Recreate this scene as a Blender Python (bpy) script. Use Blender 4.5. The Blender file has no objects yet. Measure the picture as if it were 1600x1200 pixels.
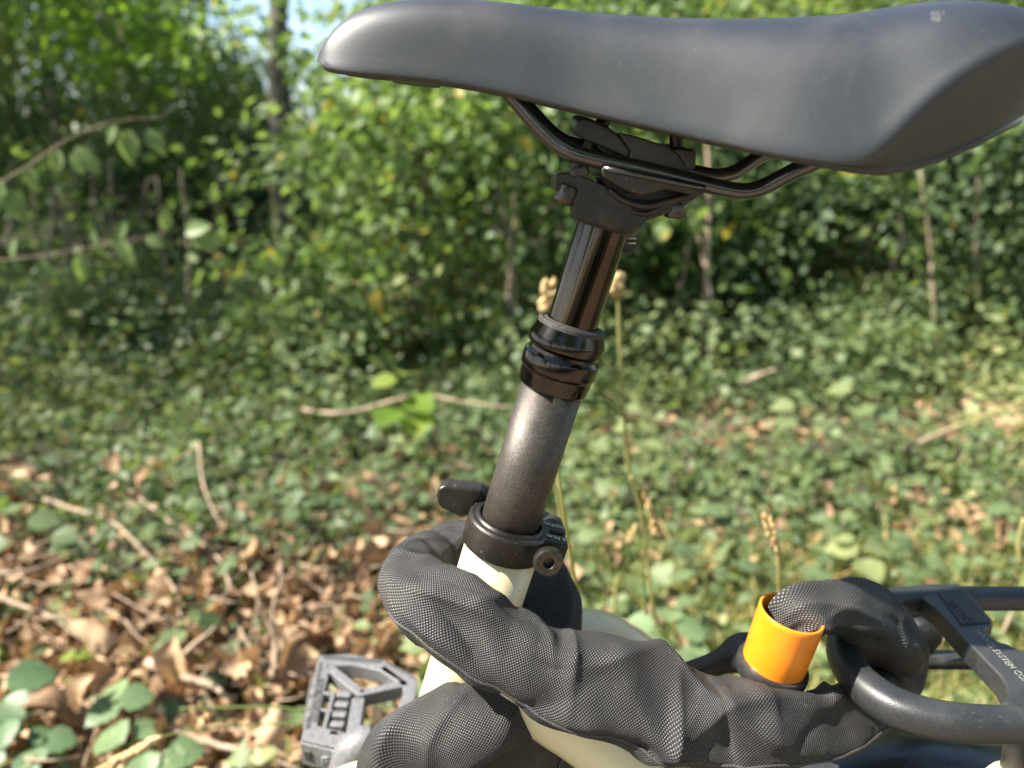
import bpy, bmesh, math, random
import numpy as np
from mathutils import Vector, Matrix, noise, Quaternion
random.seed(7); RNG = np.random.default_rng(7)
SC = bpy.context.scene
COL = SC.collection
R = math.radians
# ------------------------------------------------------------------ camera
H = 0.88; PITCH = R(17.0); FOC = 26.0/36.0*1600.0
cam_d = bpy.data.cameras.new('camera'); cam = bpy.data.objects.new('camera', cam_d); COL.objects.link(cam)
cam_d.lens = 26.0; cam_d.sensor_width = 36.0; cam_d.sensor_fit = 'HORIZONTAL'
cam.location = (0, 0, H); cam.rotation_euler = (R(90)-PITCH, 0, 0)
cam_d.clip_start = 0.02; cam_d.clip_end = 500
cam_d.dof.use_dof = True; cam_d.dof.focus_distance = 0.355; cam_d.dof.aperture_fstop = 5.5
SC.camera = cam
# ------------------------------------------------------------------ light
SUN_EL, SUN_AZ = 48.0, 85.0      # azimuth turned from the camera's back towards the left
sdir = Vector((-math.sin(R(SUN_AZ))*math.cos(R(SUN_EL)), -math.cos(R(SUN_AZ))*math.cos(R(SUN_EL)), math.sin(R(SUN_EL))))
w = bpy.data.worlds.new('World'); SC.world = w; w.use_nodes = True
nt = w.node_tree; nt.nodes.clear()
sky = nt.nodes.new('ShaderNodeTexSky'); sky.sky_type = 'NISHITA'; sky.sun_disc = False
sky.sun_elevation = R(SUN_EL); sky.sun_rotation = math.atan2(sdir.x, sdir.y)
sky.air_density = 1.0; sky.dust_density = 1.0; sky.ozone_density = 1.0
bg = nt.nodes.new('ShaderNodeBackground'); bg.inputs[1].default_value = 0.088
wo = nt.nodes.new('ShaderNodeOutputWorld')
nt.links.new(sky.outputs[0], bg.inputs[0]); nt.links.new(bg.outputs[0], wo.inputs[0])
sun_d = bpy.data.lights.new('sun', 'SUN'); sun_d.energy = 5.0; sun_d.angle = R(0.55); sun_d.color = (1.0, 0.93, 0.82)
sun = bpy.data.objects.new('sun', sun_d); COL.objects.link(sun)
sun.rotation_euler = sdir.to_track_quat('Z', 'Y').to_euler()
vs = SC.view_settings; vs.view_transform = 'Standard'; vs.look = 'None'; vs.exposure = 1.8; vs.gamma = 1.0; vs.use_curve_mapping = False
SC.render.engine = 'CYCLES'
SC.cycles.use_denoising = True
SC.cycles.max_bounces = 7; SC.cycles.diffuse_bounces = 4; SC.cycles.glossy_bounces = 3
SC.cycles.transmission_bounces = 4; SC.cycles.transparent_max_bounces = 4
SC.cycles.sample_clamp_indirect = 6.0

# ------------------------------------------------------------------ geometry helpers
cp, sp_ = math.cos(PITCH), math.sin(PITCH)
def ray(px, py):
    u = (px-800)/FOC; v = (600-py)/FOC
    return Vector((u, cp + v*sp_, v*cp - sp_))
def P(px, py, Y):
    d = ray(px, py); return Vector((0, 0, H)) + d*(Y/d.y)
def G(px, py, h=None):
    h = H if h is None else h
    d = ray(px, py); return Vector((0, 0, H)) + d*(h/-d.z)
def zc(p):
    return p.y*cp + (H-p.z)*sp_

def tag(o, label=None, cat=None, group=None, kind=None):
    if label: o['label'] = label
    if cat: o['category'] = cat
    if group: o['group'] = group
    if kind: o['kind'] = kind
    return o
def empty(name, loc=(0, 0, 0)):
    o = bpy.data.objects.new(name, None); COL.objects.link(o); o.location = loc; o.empty_display_size = 0.02
    return o
def link(name, me, mat=None, parent=None, smooth=True):
    if mat is not None and len(me.materials) == 0: me.materials.append(mat)
    if smooth: me.polygons.foreach_set('use_smooth', [True]*len(me.polygons))
    o = bpy.data.objects.new(name, me); COL.objects.link(o)
    if parent is not None:
        o.parent = parent
        o.matrix_parent_inverse = Matrix.Translation(-Vector(parent.location)) if parent.parent is None else Matrix()   # parts are modelled in world space
    return o
def mesh_of(verts, faces, name='m'):
    me = bpy.data.meshes.new(name); me.from_pydata([tuple(v) for v in verts], [], faces); me.update(); return me
def bevel(o, wdt, seg=3, ang=30):
    m = o.modifiers.new('bevel', 'BEVEL'); m.width = wdt; m.segments = seg; m.limit_method = 'ANGLE'; m.angle_limit = R(ang)
    m.harden_normals = False
    n = o.modifiers.new('wn', 'WEIGHTED_NORMAL'); n.keep_sharp = False
    return o
def subsurf(o, lv=2):
    m = o.modifiers.new('sub', 'SUBSURF'); m.levels = lv; m.render_levels = lv; return o
def catmull(pts, n=8):
    pts = [np.array(p, float) for p in pts]; out = []
    q = [2*pts[0]-pts[1]] + pts + [2*pts[-1]-pts[-2]]
    for i in range(1, len(q)-2):
        p0, p1, p2, p3 = q[i-1], q[i], q[i+1], q[i+2]
        for k in range(n):
            t = k/n
            out.append(0.5*((2*p1)+(-p0+p2)*t+(2*p0-5*p1+4*p2-p3)*t*t+(-p0+3*p1-3*p2+p3)*t**3))
    out.append(pts[-1]); return np.array(out)
def sweep_data(pts, rad, seg=12, n=6, cap=True, prof=None):
    """tube through pts; rad number or list; returns verts, faces"""
    if not hasattr(rad, '__len__'): rad = [rad]*len(pts)
    a = catmull([list(p)+[r] for p, r in zip(pts, rad)], n) if n > 1 else np.array([list(p)+[r] for p, r in zip(pts, rad)])
    c = a[:, :3]; r = np.maximum(a[:, 3], 1e-5)
    V = []; F = []
    T = np.gradient(c, axis=0); T /= np.linalg.norm(T, axis=1)[:, None] + 1e-12
    nrm = np.cross(T[0], [0, 0, 1.0])
    if np.linalg.norm(nrm) < 0.1: nrm = np.cross(T[0], [0, 1.0, 0])
    nrm /= np.linalg.norm(nrm)
    prof = prof or [(math.cos(2*math.pi*k/seg), math.sin(2*math.pi*k/seg)) for k in range(seg)]
    seg = len(prof)
    for i in range(len(c)):
        nrm = nrm - T[i]*np.dot(nrm, T[i]); nrm /= np.linalg.norm(nrm)
        b = np.cross(T[i], nrm)
        for (x, y) in prof: V.append(c[i] + r[i]*(nrm*x + b*y))
    for i in range(len(c)-1):
        for k in range(seg):
            k2 = (k+1) % seg
            F.append((i*seg+k, i*seg+k2, (i+1)*seg+k2, (i+1)*seg+k))
    if cap:
        F.append(tuple(range(seg))[::-1]); F.append(tuple((len(c)-1)*seg+k for k in range(seg)))
    return V, F
def sweep(name, pts, rad, mat, parent=None, seg=12, n=6, **kw):
    V, F = sweep_data(pts, rad, seg, n, **kw); return link(name, mesh_of(V, F), mat, parent)
def merge(parts):
    V = []; F = []
    for v, f in parts:
        o = len(V); V += list(v); F += [tuple(i+o for i in q) for q in f]
    return V, F
def lathe_data(org, axis, prof, seg=48, closed=False):
    org = Vector(org); ax = Vector(axis).normalized()
    e1 = ax.orthogonal().normalized(); e2 = ax.cross(e1)
    V = []; F = []
    for (t, r) in prof:
        for k in range(seg):
            a = 2*math.pi*k/seg
            V.append(org + ax*t + (e1*math.cos(a)+e2*math.sin(a))*max(r, 1e-5))
    for i in range(len(prof)-1):
        for k in range(seg):
            k2 = (k+1) % seg
            F.append((i*seg+k, i*seg+k2, (i+1)*seg+k2, (i+1)*seg+k))
    if closed:
        i = len(prof)-1
        for k in range(seg):
            k2 = (k+1) % seg
            F.append((i*seg+k, i*seg+k2, k2, k))
    return V, F
def lathe(name, org, axis, prof, mat, parent=None, seg=48, closed=False, auto=None):
    V, F = lathe_data(org, axis, prof, seg, closed); me = mesh_of(V, F); o = link(name, me, mat, parent)
    if auto: me.polygons.foreach_set('use_smooth', [True]*len(me.polygons)); sharp(o, auto)
    return o
def sharp(o, ang=35):
    me = o.data; bm = bmesh.new(); bm.from_mesh(me)
    for e in bm.edges:
        if len(e.link_faces) == 2 and e.calc_face_angle(0) > R(ang): e.smooth = False
    bm.to_mesh(me); bm.free(); return o
def fixn(me):
    bm = bmesh.new(); bm.from_mesh(me); bmesh.ops.recalc_face_normals(bm, faces=bm.faces); bm.to_mesh(me); bm.free()
def prism_data(poly, d):
    """poly: list of 3D points (planar), extruded by vector d"""
    n = len(poly); V = [Vector(p) for p in poly] + [Vector(p)+Vector(d) for p in poly]
    F = [tuple(range(n))[::-1], tuple(range(n, 2*n))]
    for k in range(n):
        k2 = (k+1) % n; F.append((k, k2, n+k2, n+k))
    return V, F
def prism(name, poly, d, mat, parent=None, bv=0.0, seg=3, ang=30):
    V, F = prism_data(poly, d); me = mesh_of(V, F); fixn(me); o = link(name, me, mat, parent)
    if bv: bevel(o, bv, seg, ang)
    return o
def box_data(c, ex, ey, ez):
    c = Vector(c); ex = Vector(ex); ey = Vector(ey); ez = Vector(ez)
    V = [c + ex*a + ey*b + ez*g for g in (-1, 1) for b in (-1, 1) for a in (-1, 1)]
    F = [(0, 2, 3, 1), (4, 5, 7, 6), (0, 1, 5, 4), (2, 6, 7, 3), (0, 4, 6, 2), (1, 3, 7, 5)]
    return V, F
def box(name, c, ex, ey, ez, mat, parent=None, bv=0.0, seg=2):
    V, F = box_data(c, ex, ey, ez); me = mesh_of(V, F); fixn(me); o = link(name, me, mat, parent)
    if bv: bevel(o, bv, seg)
    return o
def bar_data(p, q, wd, up, ht):
    """box from p to q; width wd across, height ht along up (downwards from p)"""
    p = Vector(p); q = Vector(q); up = Vector(up).normalized(); d = q-p; side = d.cross(up).normalized()
    return box_data((p+q)/2 - up*ht/2, d/2, side*wd/2, up*ht/2)

# ------------------------------------------------------------------ materials
def new_mat(name):
    m = bpy.data.materials.new(name); m.use_nodes = True; n = m.node_tree; n.nodes.clear()
    b = n.nodes.new('ShaderNodeBsdfPrincipled'); o = n.nodes.new('ShaderNodeOutputMaterial'); n.links.new(b.outputs[0], o.inputs[0])
    return m, n, b
def N(n, t, **kw):
    x = n.nodes.new(t)
    for k, v in kw.items(): setattr(x, k, v)
    return x
def noise_col(n, b, c1, c2, scale, detail=6, coord='Object', lo=0.35, hi=0.65, vec=None):
    tc = N(n, 'ShaderNodeTexCoord'); t = N(n, 'ShaderNodeTexNoise'); t.inputs['Scale'].default_value = scale; t.inputs['Detail'].default_value = detail
    n.links.new(tc.outputs[coord], t.inputs['Vector'])
    r = N(n, 'ShaderNodeValToRGB'); r.color_ramp.elements[0].position = lo; r.color_ramp.elements[1].position = hi
    r.color_ramp.elements[0].color = (*c1, 1); r.color_ramp.elements[1].color = (*c2, 1)
    n.links.new(t.outputs['Fac'], r.inputs[0]); n.links.new(r.outputs[0], b.inputs['Base Color'])
    return t, r
def bump(n, b, src, dist, strength=1.0, prev=None):
    bp = N(n, 'ShaderNodeBump'); bp.inputs['Distance'].default_value = dist; bp.inputs['Strength'].default_value = strength
    n.links.new(src, bp.inputs['Height'])
    if prev is not None: n.links.new(prev.outputs[0], bp.inputs['Normal'])
    n.links.new(bp.outputs[0], b.inputs['Normal']); return bp
def simple(name, c1, c2=None, rough=0.5, metal=0.0, scale=200, bscale=None, bdist=0.0002, spec=0.5, coat=0.0, coat_r=0.1, rvar=0.0):
    m, n, b = new_mat(name); c2 = c2 or c1
    t, r = noise_col(n, b, c1, c2, scale)
    b.inputs['Roughness'].default_value = rough; b.inputs['Metallic'].default_value = metal
    b.inputs['Specular IOR Level'].default_value = spec
    b.inputs['Coat Weight'].default_value = coat; b.inputs['Coat Roughness'].default_value = coat_r
    tc = N(n, 'ShaderNodeTexCoord')
    if bscale:
        t2 = N(n, 'ShaderNodeTexNoise'); t2.inputs['Scale'].default_value = bscale; t2.inputs['Detail'].default_value = 4
        n.links.new(tc.outputs['Object'], t2.inputs['Vector']); bump(n, b, t2.outputs['Fac'], bdist)
    if rvar:
        t3 = N(n, 'ShaderNodeTexNoise'); t3.inputs['Scale'].default_value = 60; t3.inputs['Detail'].default_value = 8
        n.links.new(tc.outputs['Object'], t3.inputs['Vector'])
        mr = N(n, 'ShaderNodeMapRange'); mr.inputs['From Min'].default_value = 0.35; mr.inputs['From Max'].default_value = 0.7
        mr.inputs['To Min'].default_value = rough; mr.inputs['To Max'].default_value = rough+rvar
        n.links.new(t3.outputs['Fac'], mr.inputs[0]); n.links.new(mr.outputs[0], b.inputs['Roughness'])
    return m
def dust(m, col=(0.24, 0.21, 0.17), amount=.55, scale=620, lo=.66, hi=.74):
    """settled specks and faint smears over a finished material"""
    n = m.node_tree; b = next(x for x in n.nodes if x.type == 'BSDF_PRINCIPLED'); src = b.inputs['Base Color'].links[0].from_socket
    tc = N(n, 'ShaderNodeTexCoord'); a = N(n, 'ShaderNodeTexNoise'); a.inputs['Scale'].default_value = scale; a.inputs['Detail'].default_value = 3
    c = N(n, 'ShaderNodeTexNoise'); c.inputs['Scale'].default_value = 22; c.inputs['Detail'].default_value = 8; c.inputs['Distortion'].default_value = 1.2
    for t in (a, c): n.links.new(tc.outputs['Object'], t.inputs['Vector'])
    r1 = N(n, 'ShaderNodeMapRange'); r1.inputs['From Min'].default_value = lo; r1.inputs['From Max'].default_value = hi; n.links.new(a.outputs['Fac'], r1.inputs[0])
    r2 = N(n, 'ShaderNodeMapRange'); r2.inputs['From Min'].default_value = .48; r2.inputs['From Max'].default_value = .75; r2.inputs['To Min'].default_value = .0; r2.inputs['To Max'].default_value = .10; n.links.new(c.outputs['Fac'], r2.inputs[0])
    ad = N(n, 'ShaderNodeMath', operation='MULTIPLY_ADD'); ad.inputs[1].default_value = amount; ad.use_clamp = True; n.links.new(r1.outputs[0], ad.inputs[0]); n.links.new(r2.outputs[0], ad.inputs[2])
    mx = N(n, 'ShaderNodeMix', data_type='RGBA'); mx.inputs[7].default_value = (*col, 1); n.links.new(ad.outputs[0], mx.inputs[0]); n.links.new(src, mx.inputs[6]); n.links.new(mx.outputs[2], b.inputs['Base Color'])
M = {}
M['saddle'] = simple('saddle_cover', (0.010, 0.013, 0.0185), (0.016, 0.020, 0.027), 0.46, scale=1500, bscale=3000, bdist=0.00007, spec=0.75, rvar=0.03)
M['rack'] = simple('rack_satin', (0.011, 0.0125, 0.014), (0.020, 0.022, 0.024), 0.42, scale=700, bscale=1600, bdist=0.00015, spec=0.7, rvar=0.1)
M['saddle_shell'] = simple('saddle_shell', (0.02, 0.019, 0.018), (0.03, 0.028, 0.026), 0.38, scale=300, bscale=1500, bdist=0.00004)
M['rail'] = simple('rail_black_steel', (0.010, 0.009, 0.0085), (0.018, 0.017, 0.015), 0.13, scale=150, spec=1.0, rvar=0.06)
M['head'] = simple('head_anodised', (0.018, 0.0155, 0.0135), (0.028, 0.024, 0.020), 0.36, metal=0.3, scale=400, bscale=2500, bdist=0.00005, rvar=0.1)
M['stanchion'] = simple('stanchion_gloss', (0.045, 0.036, 0.029), (0.06, 0.047, 0.038), 0.045, metal=1.0, scale=40)
M['ferrule'] = simple('ferrule_gloss', (0.042, 0.037, 0.033), (0.060, 0.053, 0.047), 0.11, metal=1.0, scale=120, rvar=0.06)
M['rubber'] = simple('rubber', (0.014, 0.012, 0.011), (0.035, 0.030, 0.026), 0.62, scale=400, bscale=1800, bdist=0.0001)
M['bolt'] = simple('bolt_steel', (0.05, 0.045, 0.04), (0.09, 0.08, 0.07), 0.3, metal=0.8, scale=300, bscale=1500, bdist=0.0001)
M['black_plastic'] = simple('black_plastic', (0.012, 0.013, 0.014), (0.020, 0.021, 0.023), 0.42, spec=0.35, scale=260, bscale=1400, bdist=0.00012, rvar=0.12)
M['black_gloss'] = simple('black_gloss', (0.018, 0.020, 0.021), (0.028, 0.030, 0.031), 0.24, scale=90, spec=0.6, rvar=0.1)
M['orange'] = simple('orange_plastic', (0.78, 0.215, 0.008), (0.84, 0.245, 0.012), 0.27, scale=60, spec=0.5, bscale=300, bdist=0.0001)
M['pedal'] = simple('pedal_plastic', (0.10, 0.10, 0.104), (0.16, 0.16, 0.165), 0.42, scale=300, bscale=900, bdist=0.0003, spec=0.6)
M['ink'] = simple('white_print', (0.35, 0.35, 0.33), (0.5, 0.5, 0.48), 0.5)
M['faded'] = simple('faded_print', (0.06, 0.06, 0.065), (0.12, 0.12, 0.125), 0.5, scale=900)
M['label'] = simple('worn_print', (0.10, 0.10, 0.095), (0.22, 0.21, 0.19), 0.45, scale=900, spec=0.7)

def mat_post():      # sandblasted grey post with metal fleck
    m, n, b = new_mat('post_sandblasted')
    tc = N(n, 'ShaderNodeTexCoord')
    vo = N(n, 'ShaderNodeTexNoise'); vo.inputs['Scale'].default_value = 3800; vo.inputs['Detail'].default_value = 1
    n.links.new(tc.outputs['Object'], vo.inputs['Vector'])
    r = N(n, 'ShaderNodeValToRGB'); r.color_ramp.elements[0].position = 0.40; r.color_ramp.elements[1].position = 0.66
    r.color_ramp.elements[0].color = (0.016, 0.014, 0.012, 1); r.color_ramp.elements[1].color = (0.135, 0.115, 0.10, 1)
    n.links.new(vo.outputs['Fac'], r.inputs[0])
    s = N(n, 'ShaderNodeTexNoise'); s.inputs['Scale'].default_value = 55; s.inputs['Detail'].default_value = 9; s.inputs['Roughness'].default_value = 0.7
    n.links.new(tc.outputs['Object'], s.inputs['Vector'])
    mr = N(n, 'ShaderNodeMapRange'); mr.inputs['From Min'].default_value = 0.3; mr.inputs['From Max'].default_value = 0.7
    mr.inputs['To Min'].default_value = 0.7; mr.inputs['To Max'].default_value = 1.25; n.links.new(s.outputs['Fac'], mr.inputs[0])
    mx = N(n, 'ShaderNodeVectorMath', operation='SCALE'); n.links.new(r.outputs[0], mx.inputs[0]); n.links.new(mr.outputs[0], mx.inputs['Scale'])
    n.links.new(mx.outputs[0], b.inputs['Base Color'])
    b.inputs['Roughness'].default_value = 0.40; b.inputs['Metallic'].default_value = 0.45
    bump(n, b, vo.outputs['Fac'], 0.00012)
    return m
M['post'] = mat_post()
def mat_collar():
    m, n, b = new_mat('collar_worn_black')
    t, r = noise_col(n, b, (0.014, 0.012, 0.010), (0.055, 0.047, 0.040), 45, 9)
    r.color_ramp.elements[0].position = 0.45; r.color_ramp.elements[1].position = 0.72
    b.inputs['Roughness'].default_value = 0.33; b.inputs['Metallic'].default_value = 0.3
    tc = N(n, 'ShaderNodeTexCoord'); v = N(n, 'ShaderNodeTexNoise'); v.inputs['Scale'].default_value = 2200
    n.links.new(tc.outputs['Object'], v.inputs['Vector']); bump(n, b, v.outputs['Fac'], 0.0001)
    return m
M['collar'] = mat_collar()
def mat_cream():
    m, n, b = new_mat('cream_paint')
    t, r = noise_col(n, b, (0.64, 0.56, 0.34), (0.70, 0.62, 0.40), 25, 8)
    b.inputs['Roughness'].default_value = 0.32; b.inputs['Coat Weight'].default_value = 0.4; b.inputs['Coat Roughness'].default_value = 0.15
    tc = N(n, 'ShaderNodeTexCoord'); v = N(n, 'ShaderNodeTexNoise'); v.inputs['Scale'].default_value = 900
    n.links.new(tc.outputs['Object'], v.inputs['Vector']); bump(n, b, v.outputs['Fac'], 0.00006)
    return m
M['cream'] = mat_cream()
def mat_fabric(cell=0.00098):
    m, n, b = new_mat('ballistic_nylon')
    uv = N(n, 'ShaderNodeUVMap'); uv.uv_map = 'uv'
    nz = N(n, 'ShaderNodeTexNoise'); nz.inputs['Scale'].default_value = 60; nz.inputs['Detail'].default_value = 2
    n.links.new(uv.outputs[0], nz.inputs['Vector'])
    sc = N(n, 'ShaderNodeVectorMath', operation='SCALE'); sc.inputs['Scale'].default_value = 0.0022
    n.links.new(nz.outputs['Color'], sc.inputs[0])
    ad = N(n, 'ShaderNodeVectorMath', operation='ADD'); n.links.new(uv.outputs[0], ad.inputs[0]); n.links.new(sc.outputs[0], ad.inputs[1])
    sp = N(n, 'ShaderNodeSeparateXYZ'); n.links.new(ad.outputs[0], sp.inputs[0])
    def cosn(o):
        a = N(n, 'ShaderNodeMath', operation='MULTIPLY'); a.inputs[1].default_value = 2*math.pi/(cell*1.4142); n.links.new(o, a.inputs[0])
        c = N(n, 'ShaderNodeMath', operation='COSINE'); n.links.new(a.outputs[0], c.inputs[0]); return c.outputs[0]
    mu = N(n, 'ShaderNodeMath', operation='MULTIPLY'); n.links.new(cosn(sp.outputs[0]), mu.inputs[0]); n.links.new(cosn(sp.outputs[1]), mu.inputs[1])
    r = N(n, 'ShaderNodeValToRGB'); r.color_ramp.elements[0].position = 0.55; r.color_ramp.elements[1].position = 0.98
    r.color_ramp.elements[0].color = (0.003, 0.0026, 0.0026, 1); r.color_ramp.elements[1].color = (0.085, 0.083, 0.088, 1)  # lighter thread tops, with their sun glint put into the colour
    h = N(n, 'ShaderNodeMath', operation='MULTIPLY_ADD'); h.inputs[1].default_value = 0.5; h.inputs[2].default_value = 0.5
    n.links.new(mu.outputs[0], h.inputs[0]); n.links.new(h.outputs[0], r.inputs[0]); n.links.new(r.outputs[0], b.inputs['Base Color'])
    b.inputs['Specular IOR Level'].default_value = 0.6
    rg = N(n, 'ShaderNodeMapRange'); rg.inputs['From Min'].default_value = .45; rg.inputs['From Max'].default_value = .9; rg.inputs['To Min'].default_value = .8; rg.inputs['To Max'].default_value = .30
    n.links.new(h.outputs[0], rg.inputs[0]); n.links.new(rg.outputs[0], b.inputs['Roughness'])
    bump(n, b, h.outputs[0], 0.0004, 1.0)
    return m
M['fabric'] = mat_fabric()
M['seam'] = simple('seam_tape', (0.02, 0.018, 0.018), (0.07, 0.065, 0.06), 0.6, scale=1300, bscale=1600, bdist=0.0004)

def mat_leaf(name, cols, trans=0.5, rough=0.5, tmul=(1.6, 1.65, 0.75)):
    """leaf: colour picked by the per-leaf 'tint' attribute, part of the light passes through"""
    m = bpy.data.materials.new(name); m.use_nodes = True; n = m.node_tree; n.nodes.clear()
    at = N(n, 'ShaderNodeAttribute'); at.attribute_name = 'tint'
    oi = N(n, 'ShaderNodeObjectInfo')
    ad = N(n, 'ShaderNodeMath', operation='MULTIPLY_ADD'); ad.inputs[1].default_value = 0.18; n.links.new(oi.outputs['Random'], ad.inputs[0]); n.links.new(at.outputs['Fac'], ad.inputs[2])
    r = N(n, 'ShaderNodeValToRGB')
    while len(r.color_ramp.elements) < len(cols): r.color_ramp.elements.new(0.5)
    for i, c in enumerate(cols):
        r.color_ramp.elements[i].position = c[0]; r.color_ramp.elements[i].color = (*c[1], 1)
    n.links.new(ad.outputs[0], r.inputs[0])
    tc = N(n, 'ShaderNodeTexCoord'); nz = N(n, 'ShaderNodeTexNoise'); nz.inputs['Scale'].default_value = 90; nz.inputs['Detail'].default_value = 3
    n.links.new(tc.outputs['Object'], nz.inputs['Vector'])
    mr = N(n, 'ShaderNodeMapRange'); mr.inputs['To Min'].default_value = 0.75; mr.inputs['To Max'].default_value = 1.25; n.links.new(nz.outputs['Fac'], mr.inputs[0])
    vm = N(n, 'ShaderNodeVectorMath', operation='SCALE'); n.links.new(r.outputs[0], vm.inputs[0]); n.links.new(mr.outputs[0], vm.inputs['Scale'])
    b = N(n, 'ShaderNodeBsdfPrincipled'); n.links.new(vm.outputs[0], b.inputs['Base Color']); b.inputs['Roughness'].default_value = rough
    b.inputs['Specular IOR Level'].default_value = 0.28
    t = N(n, 'ShaderNodeBsdfTranslucent')
    v2 = N(n, 'ShaderNodeVectorMath', operation='MULTIPLY'); v2.inputs[1].default_value = tmul; n.links.new(vm.outputs[0], v2.inputs[0]); n.links.new(v2.outputs[0], t.inputs[0])
    mx = N(n, 'ShaderNodeMixShader'); mx.inputs[0].default_value = trans
    o = N(n, 'ShaderNodeOutputMaterial'); n.links.new(b.outputs[0], mx.inputs[1]); n.links.new(t.outputs[0], mx.inputs[2]); n.links.new(mx.outputs[0], o.inputs[0])
    return m
M['leaf_green'] = mat_leaf('leaf_green', [(0.000, (0.062, 0.100, 0.037)), (0.450, (0.125, 0.181, 0.069)), (0.850, (0.194, 0.250, 0.094)), (1.000, (0.350, 0.263, 0.075))])
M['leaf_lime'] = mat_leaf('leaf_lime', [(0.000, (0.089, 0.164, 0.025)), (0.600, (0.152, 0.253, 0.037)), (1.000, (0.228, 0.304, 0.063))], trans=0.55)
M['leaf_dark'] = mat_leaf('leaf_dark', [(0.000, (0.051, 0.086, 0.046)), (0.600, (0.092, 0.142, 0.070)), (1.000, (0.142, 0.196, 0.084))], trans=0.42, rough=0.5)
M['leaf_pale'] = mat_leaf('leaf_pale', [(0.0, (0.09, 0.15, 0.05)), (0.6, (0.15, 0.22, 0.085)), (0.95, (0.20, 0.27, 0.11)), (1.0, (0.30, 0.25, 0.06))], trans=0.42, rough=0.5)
M['leaf_ivy'] = mat_leaf('leaf_ivy', [(0.000, (0.072, 0.109, 0.053)), (0.500, (0.126, 0.174, 0.077)), (0.850, (0.186, 0.224, 0.094)), (1.000, (0.258, 0.270, 0.113))], trans=0.35, rough=0.5)
M['leaf_dry'] = mat_leaf('leaf_dry', [(0.0, (0.106, 0.064, 0.037)), (0.35, (0.202, 0.125, 0.070)), (0.7, (0.336, 0.216, 0.123)), (1.0, (0.493, 0.343, 0.202))], trans=0.18, rough=0.6, tmul=(1.4, 1.15, .8))
M['leaf_bramble'] = mat_leaf('leaf_bramble', [(0.0, (0.07, 0.13, 0.06)), (0.6, (0.12, 0.19, 0.09)), (1.0, (0.17, 0.24, 0.11))], trans=0.3, rough=0.45)
M['grass'] = mat_leaf('grass_green', [(0.0, (0.07, 0.12, 0.03)), (0.6, (0.13, 0.19, 0.05)), (1.0, (0.35, 0.32, 0.14))], trans=0.35)
M['straw'] = mat_leaf('straw', [(0.0, (0.38, 0.27, 0.12)), (0.6, (0.52, 0.38, 0.18)), (1.0, (0.6, 0.46, 0.25))], trans=0.25, rough=0.6)
M['bark'] = simple('bark', (0.05, 0.042, 0.033), (0.14, 0.12, 0.095), 0.85, scale=18, bscale=60, bdist=0.01)
M['bark_pale'] = simple('bark_pale', (0.10, 0.08, 0.055), (0.24, 0.19, 0.13), 0.8, scale=30, bscale=90, bdist=0.004)
M['twig'] = simple('dry_twig', (0.20, 0.145, 0.095), (0.38, 0.29, 0.20), 0.75, scale=60, bscale=300, bdist=0.002)
def mat_ground():
    m, n, b = new_mat('forest_floor')
    t, r = noise_col(n, b, (0.045, 0.032, 0.022), (0.13, 0.09, 0.058), 9, 12)
    e = r.color_ramp.elements.new(0.56); e.color = (0.06, 0.065, 0.03, 1)
    b.inputs['Roughness'].default_value = 0.95
    tc = N(n, 'ShaderNodeTexCoord'); v = N(n, 'ShaderNodeTexNoise'); v.inputs['Scale'].default_value = 40; v.inputs['Detail'].default_value = 8
    n.links.new(tc.outputs['Object'], v.inputs['Vector']); bump(n, b, v.outputs['Fac'], 0.02)
    return m
M['ground'] = mat_ground()
for k_, am in (('saddle', .12), ('rack', .2), ('black_plastic', .5), ('head', .35), ('collar', .5), ('stanchion', .25), ('ferrule', .3), ('black_gloss', .4), ('pedal', .4), ('fabric', .25)): dust(M[k_], amount=am)
dust(M['cream'], (.20, .15, .09), .5, 420, .68, .76); dust(M['orange'], (.25, .10, .03), .4, 420, .66, .75)
M['path'] = simple('dirt_path', (0.16, 0.12, 0.085), (0.28, 0.21, 0.15), 0.95, scale=14, bscale=120, bdist=0.006)
# ================================================================== SETTING
def gz(x, y):       # height of the forest floor
    z = 0.035*noise.noise(Vector((x*0.7, y*0.7, 1.3))) + 0.012*noise.noise(Vector((x*3.1, y*3.1, 4.0)))
    if y > 6: z += (y-6)*0.012
    return z
def build_ground():
    xs = np.concatenate([np.linspace(-90, -8, 14), np.linspace(-7, 7, 100), np.linspace(8, 90, 14)])
    ys = np.concatenate([np.linspace(-60, -1, 12), np.linspace(-0.4, 9, 80), np.linspace(10, 140, 20)])
    V = [(x, y, gz(x, y)) for y in ys for x in xs]; nx = len(xs)
    F = [(j*nx+i, j*nx+i+1, (j+1)*nx+i+1, (j+1)*nx+i) for j in range(len(ys)-1) for i in range(nx-1)]
    tag(link('ground', mesh_of(V, F), M['ground']), 'brown leafy forest floor under the bushes', kind='structure')
    V = []; F = []
    xs = np.linspace(-12, 12, 60)
    for x in xs:
        a = 0.10+0.05*noise.noise(Vector((x*1.2, 0, 0)))
        for k in range(9):
            y = -2.6 + (a+2.6)*k/8; V.append((x, y, gz(x, y)+0.02+0.015*noise.noise(Vector((x*3, y*3, 0)))-(0.05 if k in (0, 8) else 0)))
    for i in range(59):
        for k in range(8): F.append((i*9+k, (i+1)*9+k, (i+1)*9+k+1, i*9+k+1))
    tag(link('path', mesh_of(V, F), M['path']), 'pale dirt path the bicycle stands on', kind='structure')
build_ground()

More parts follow.
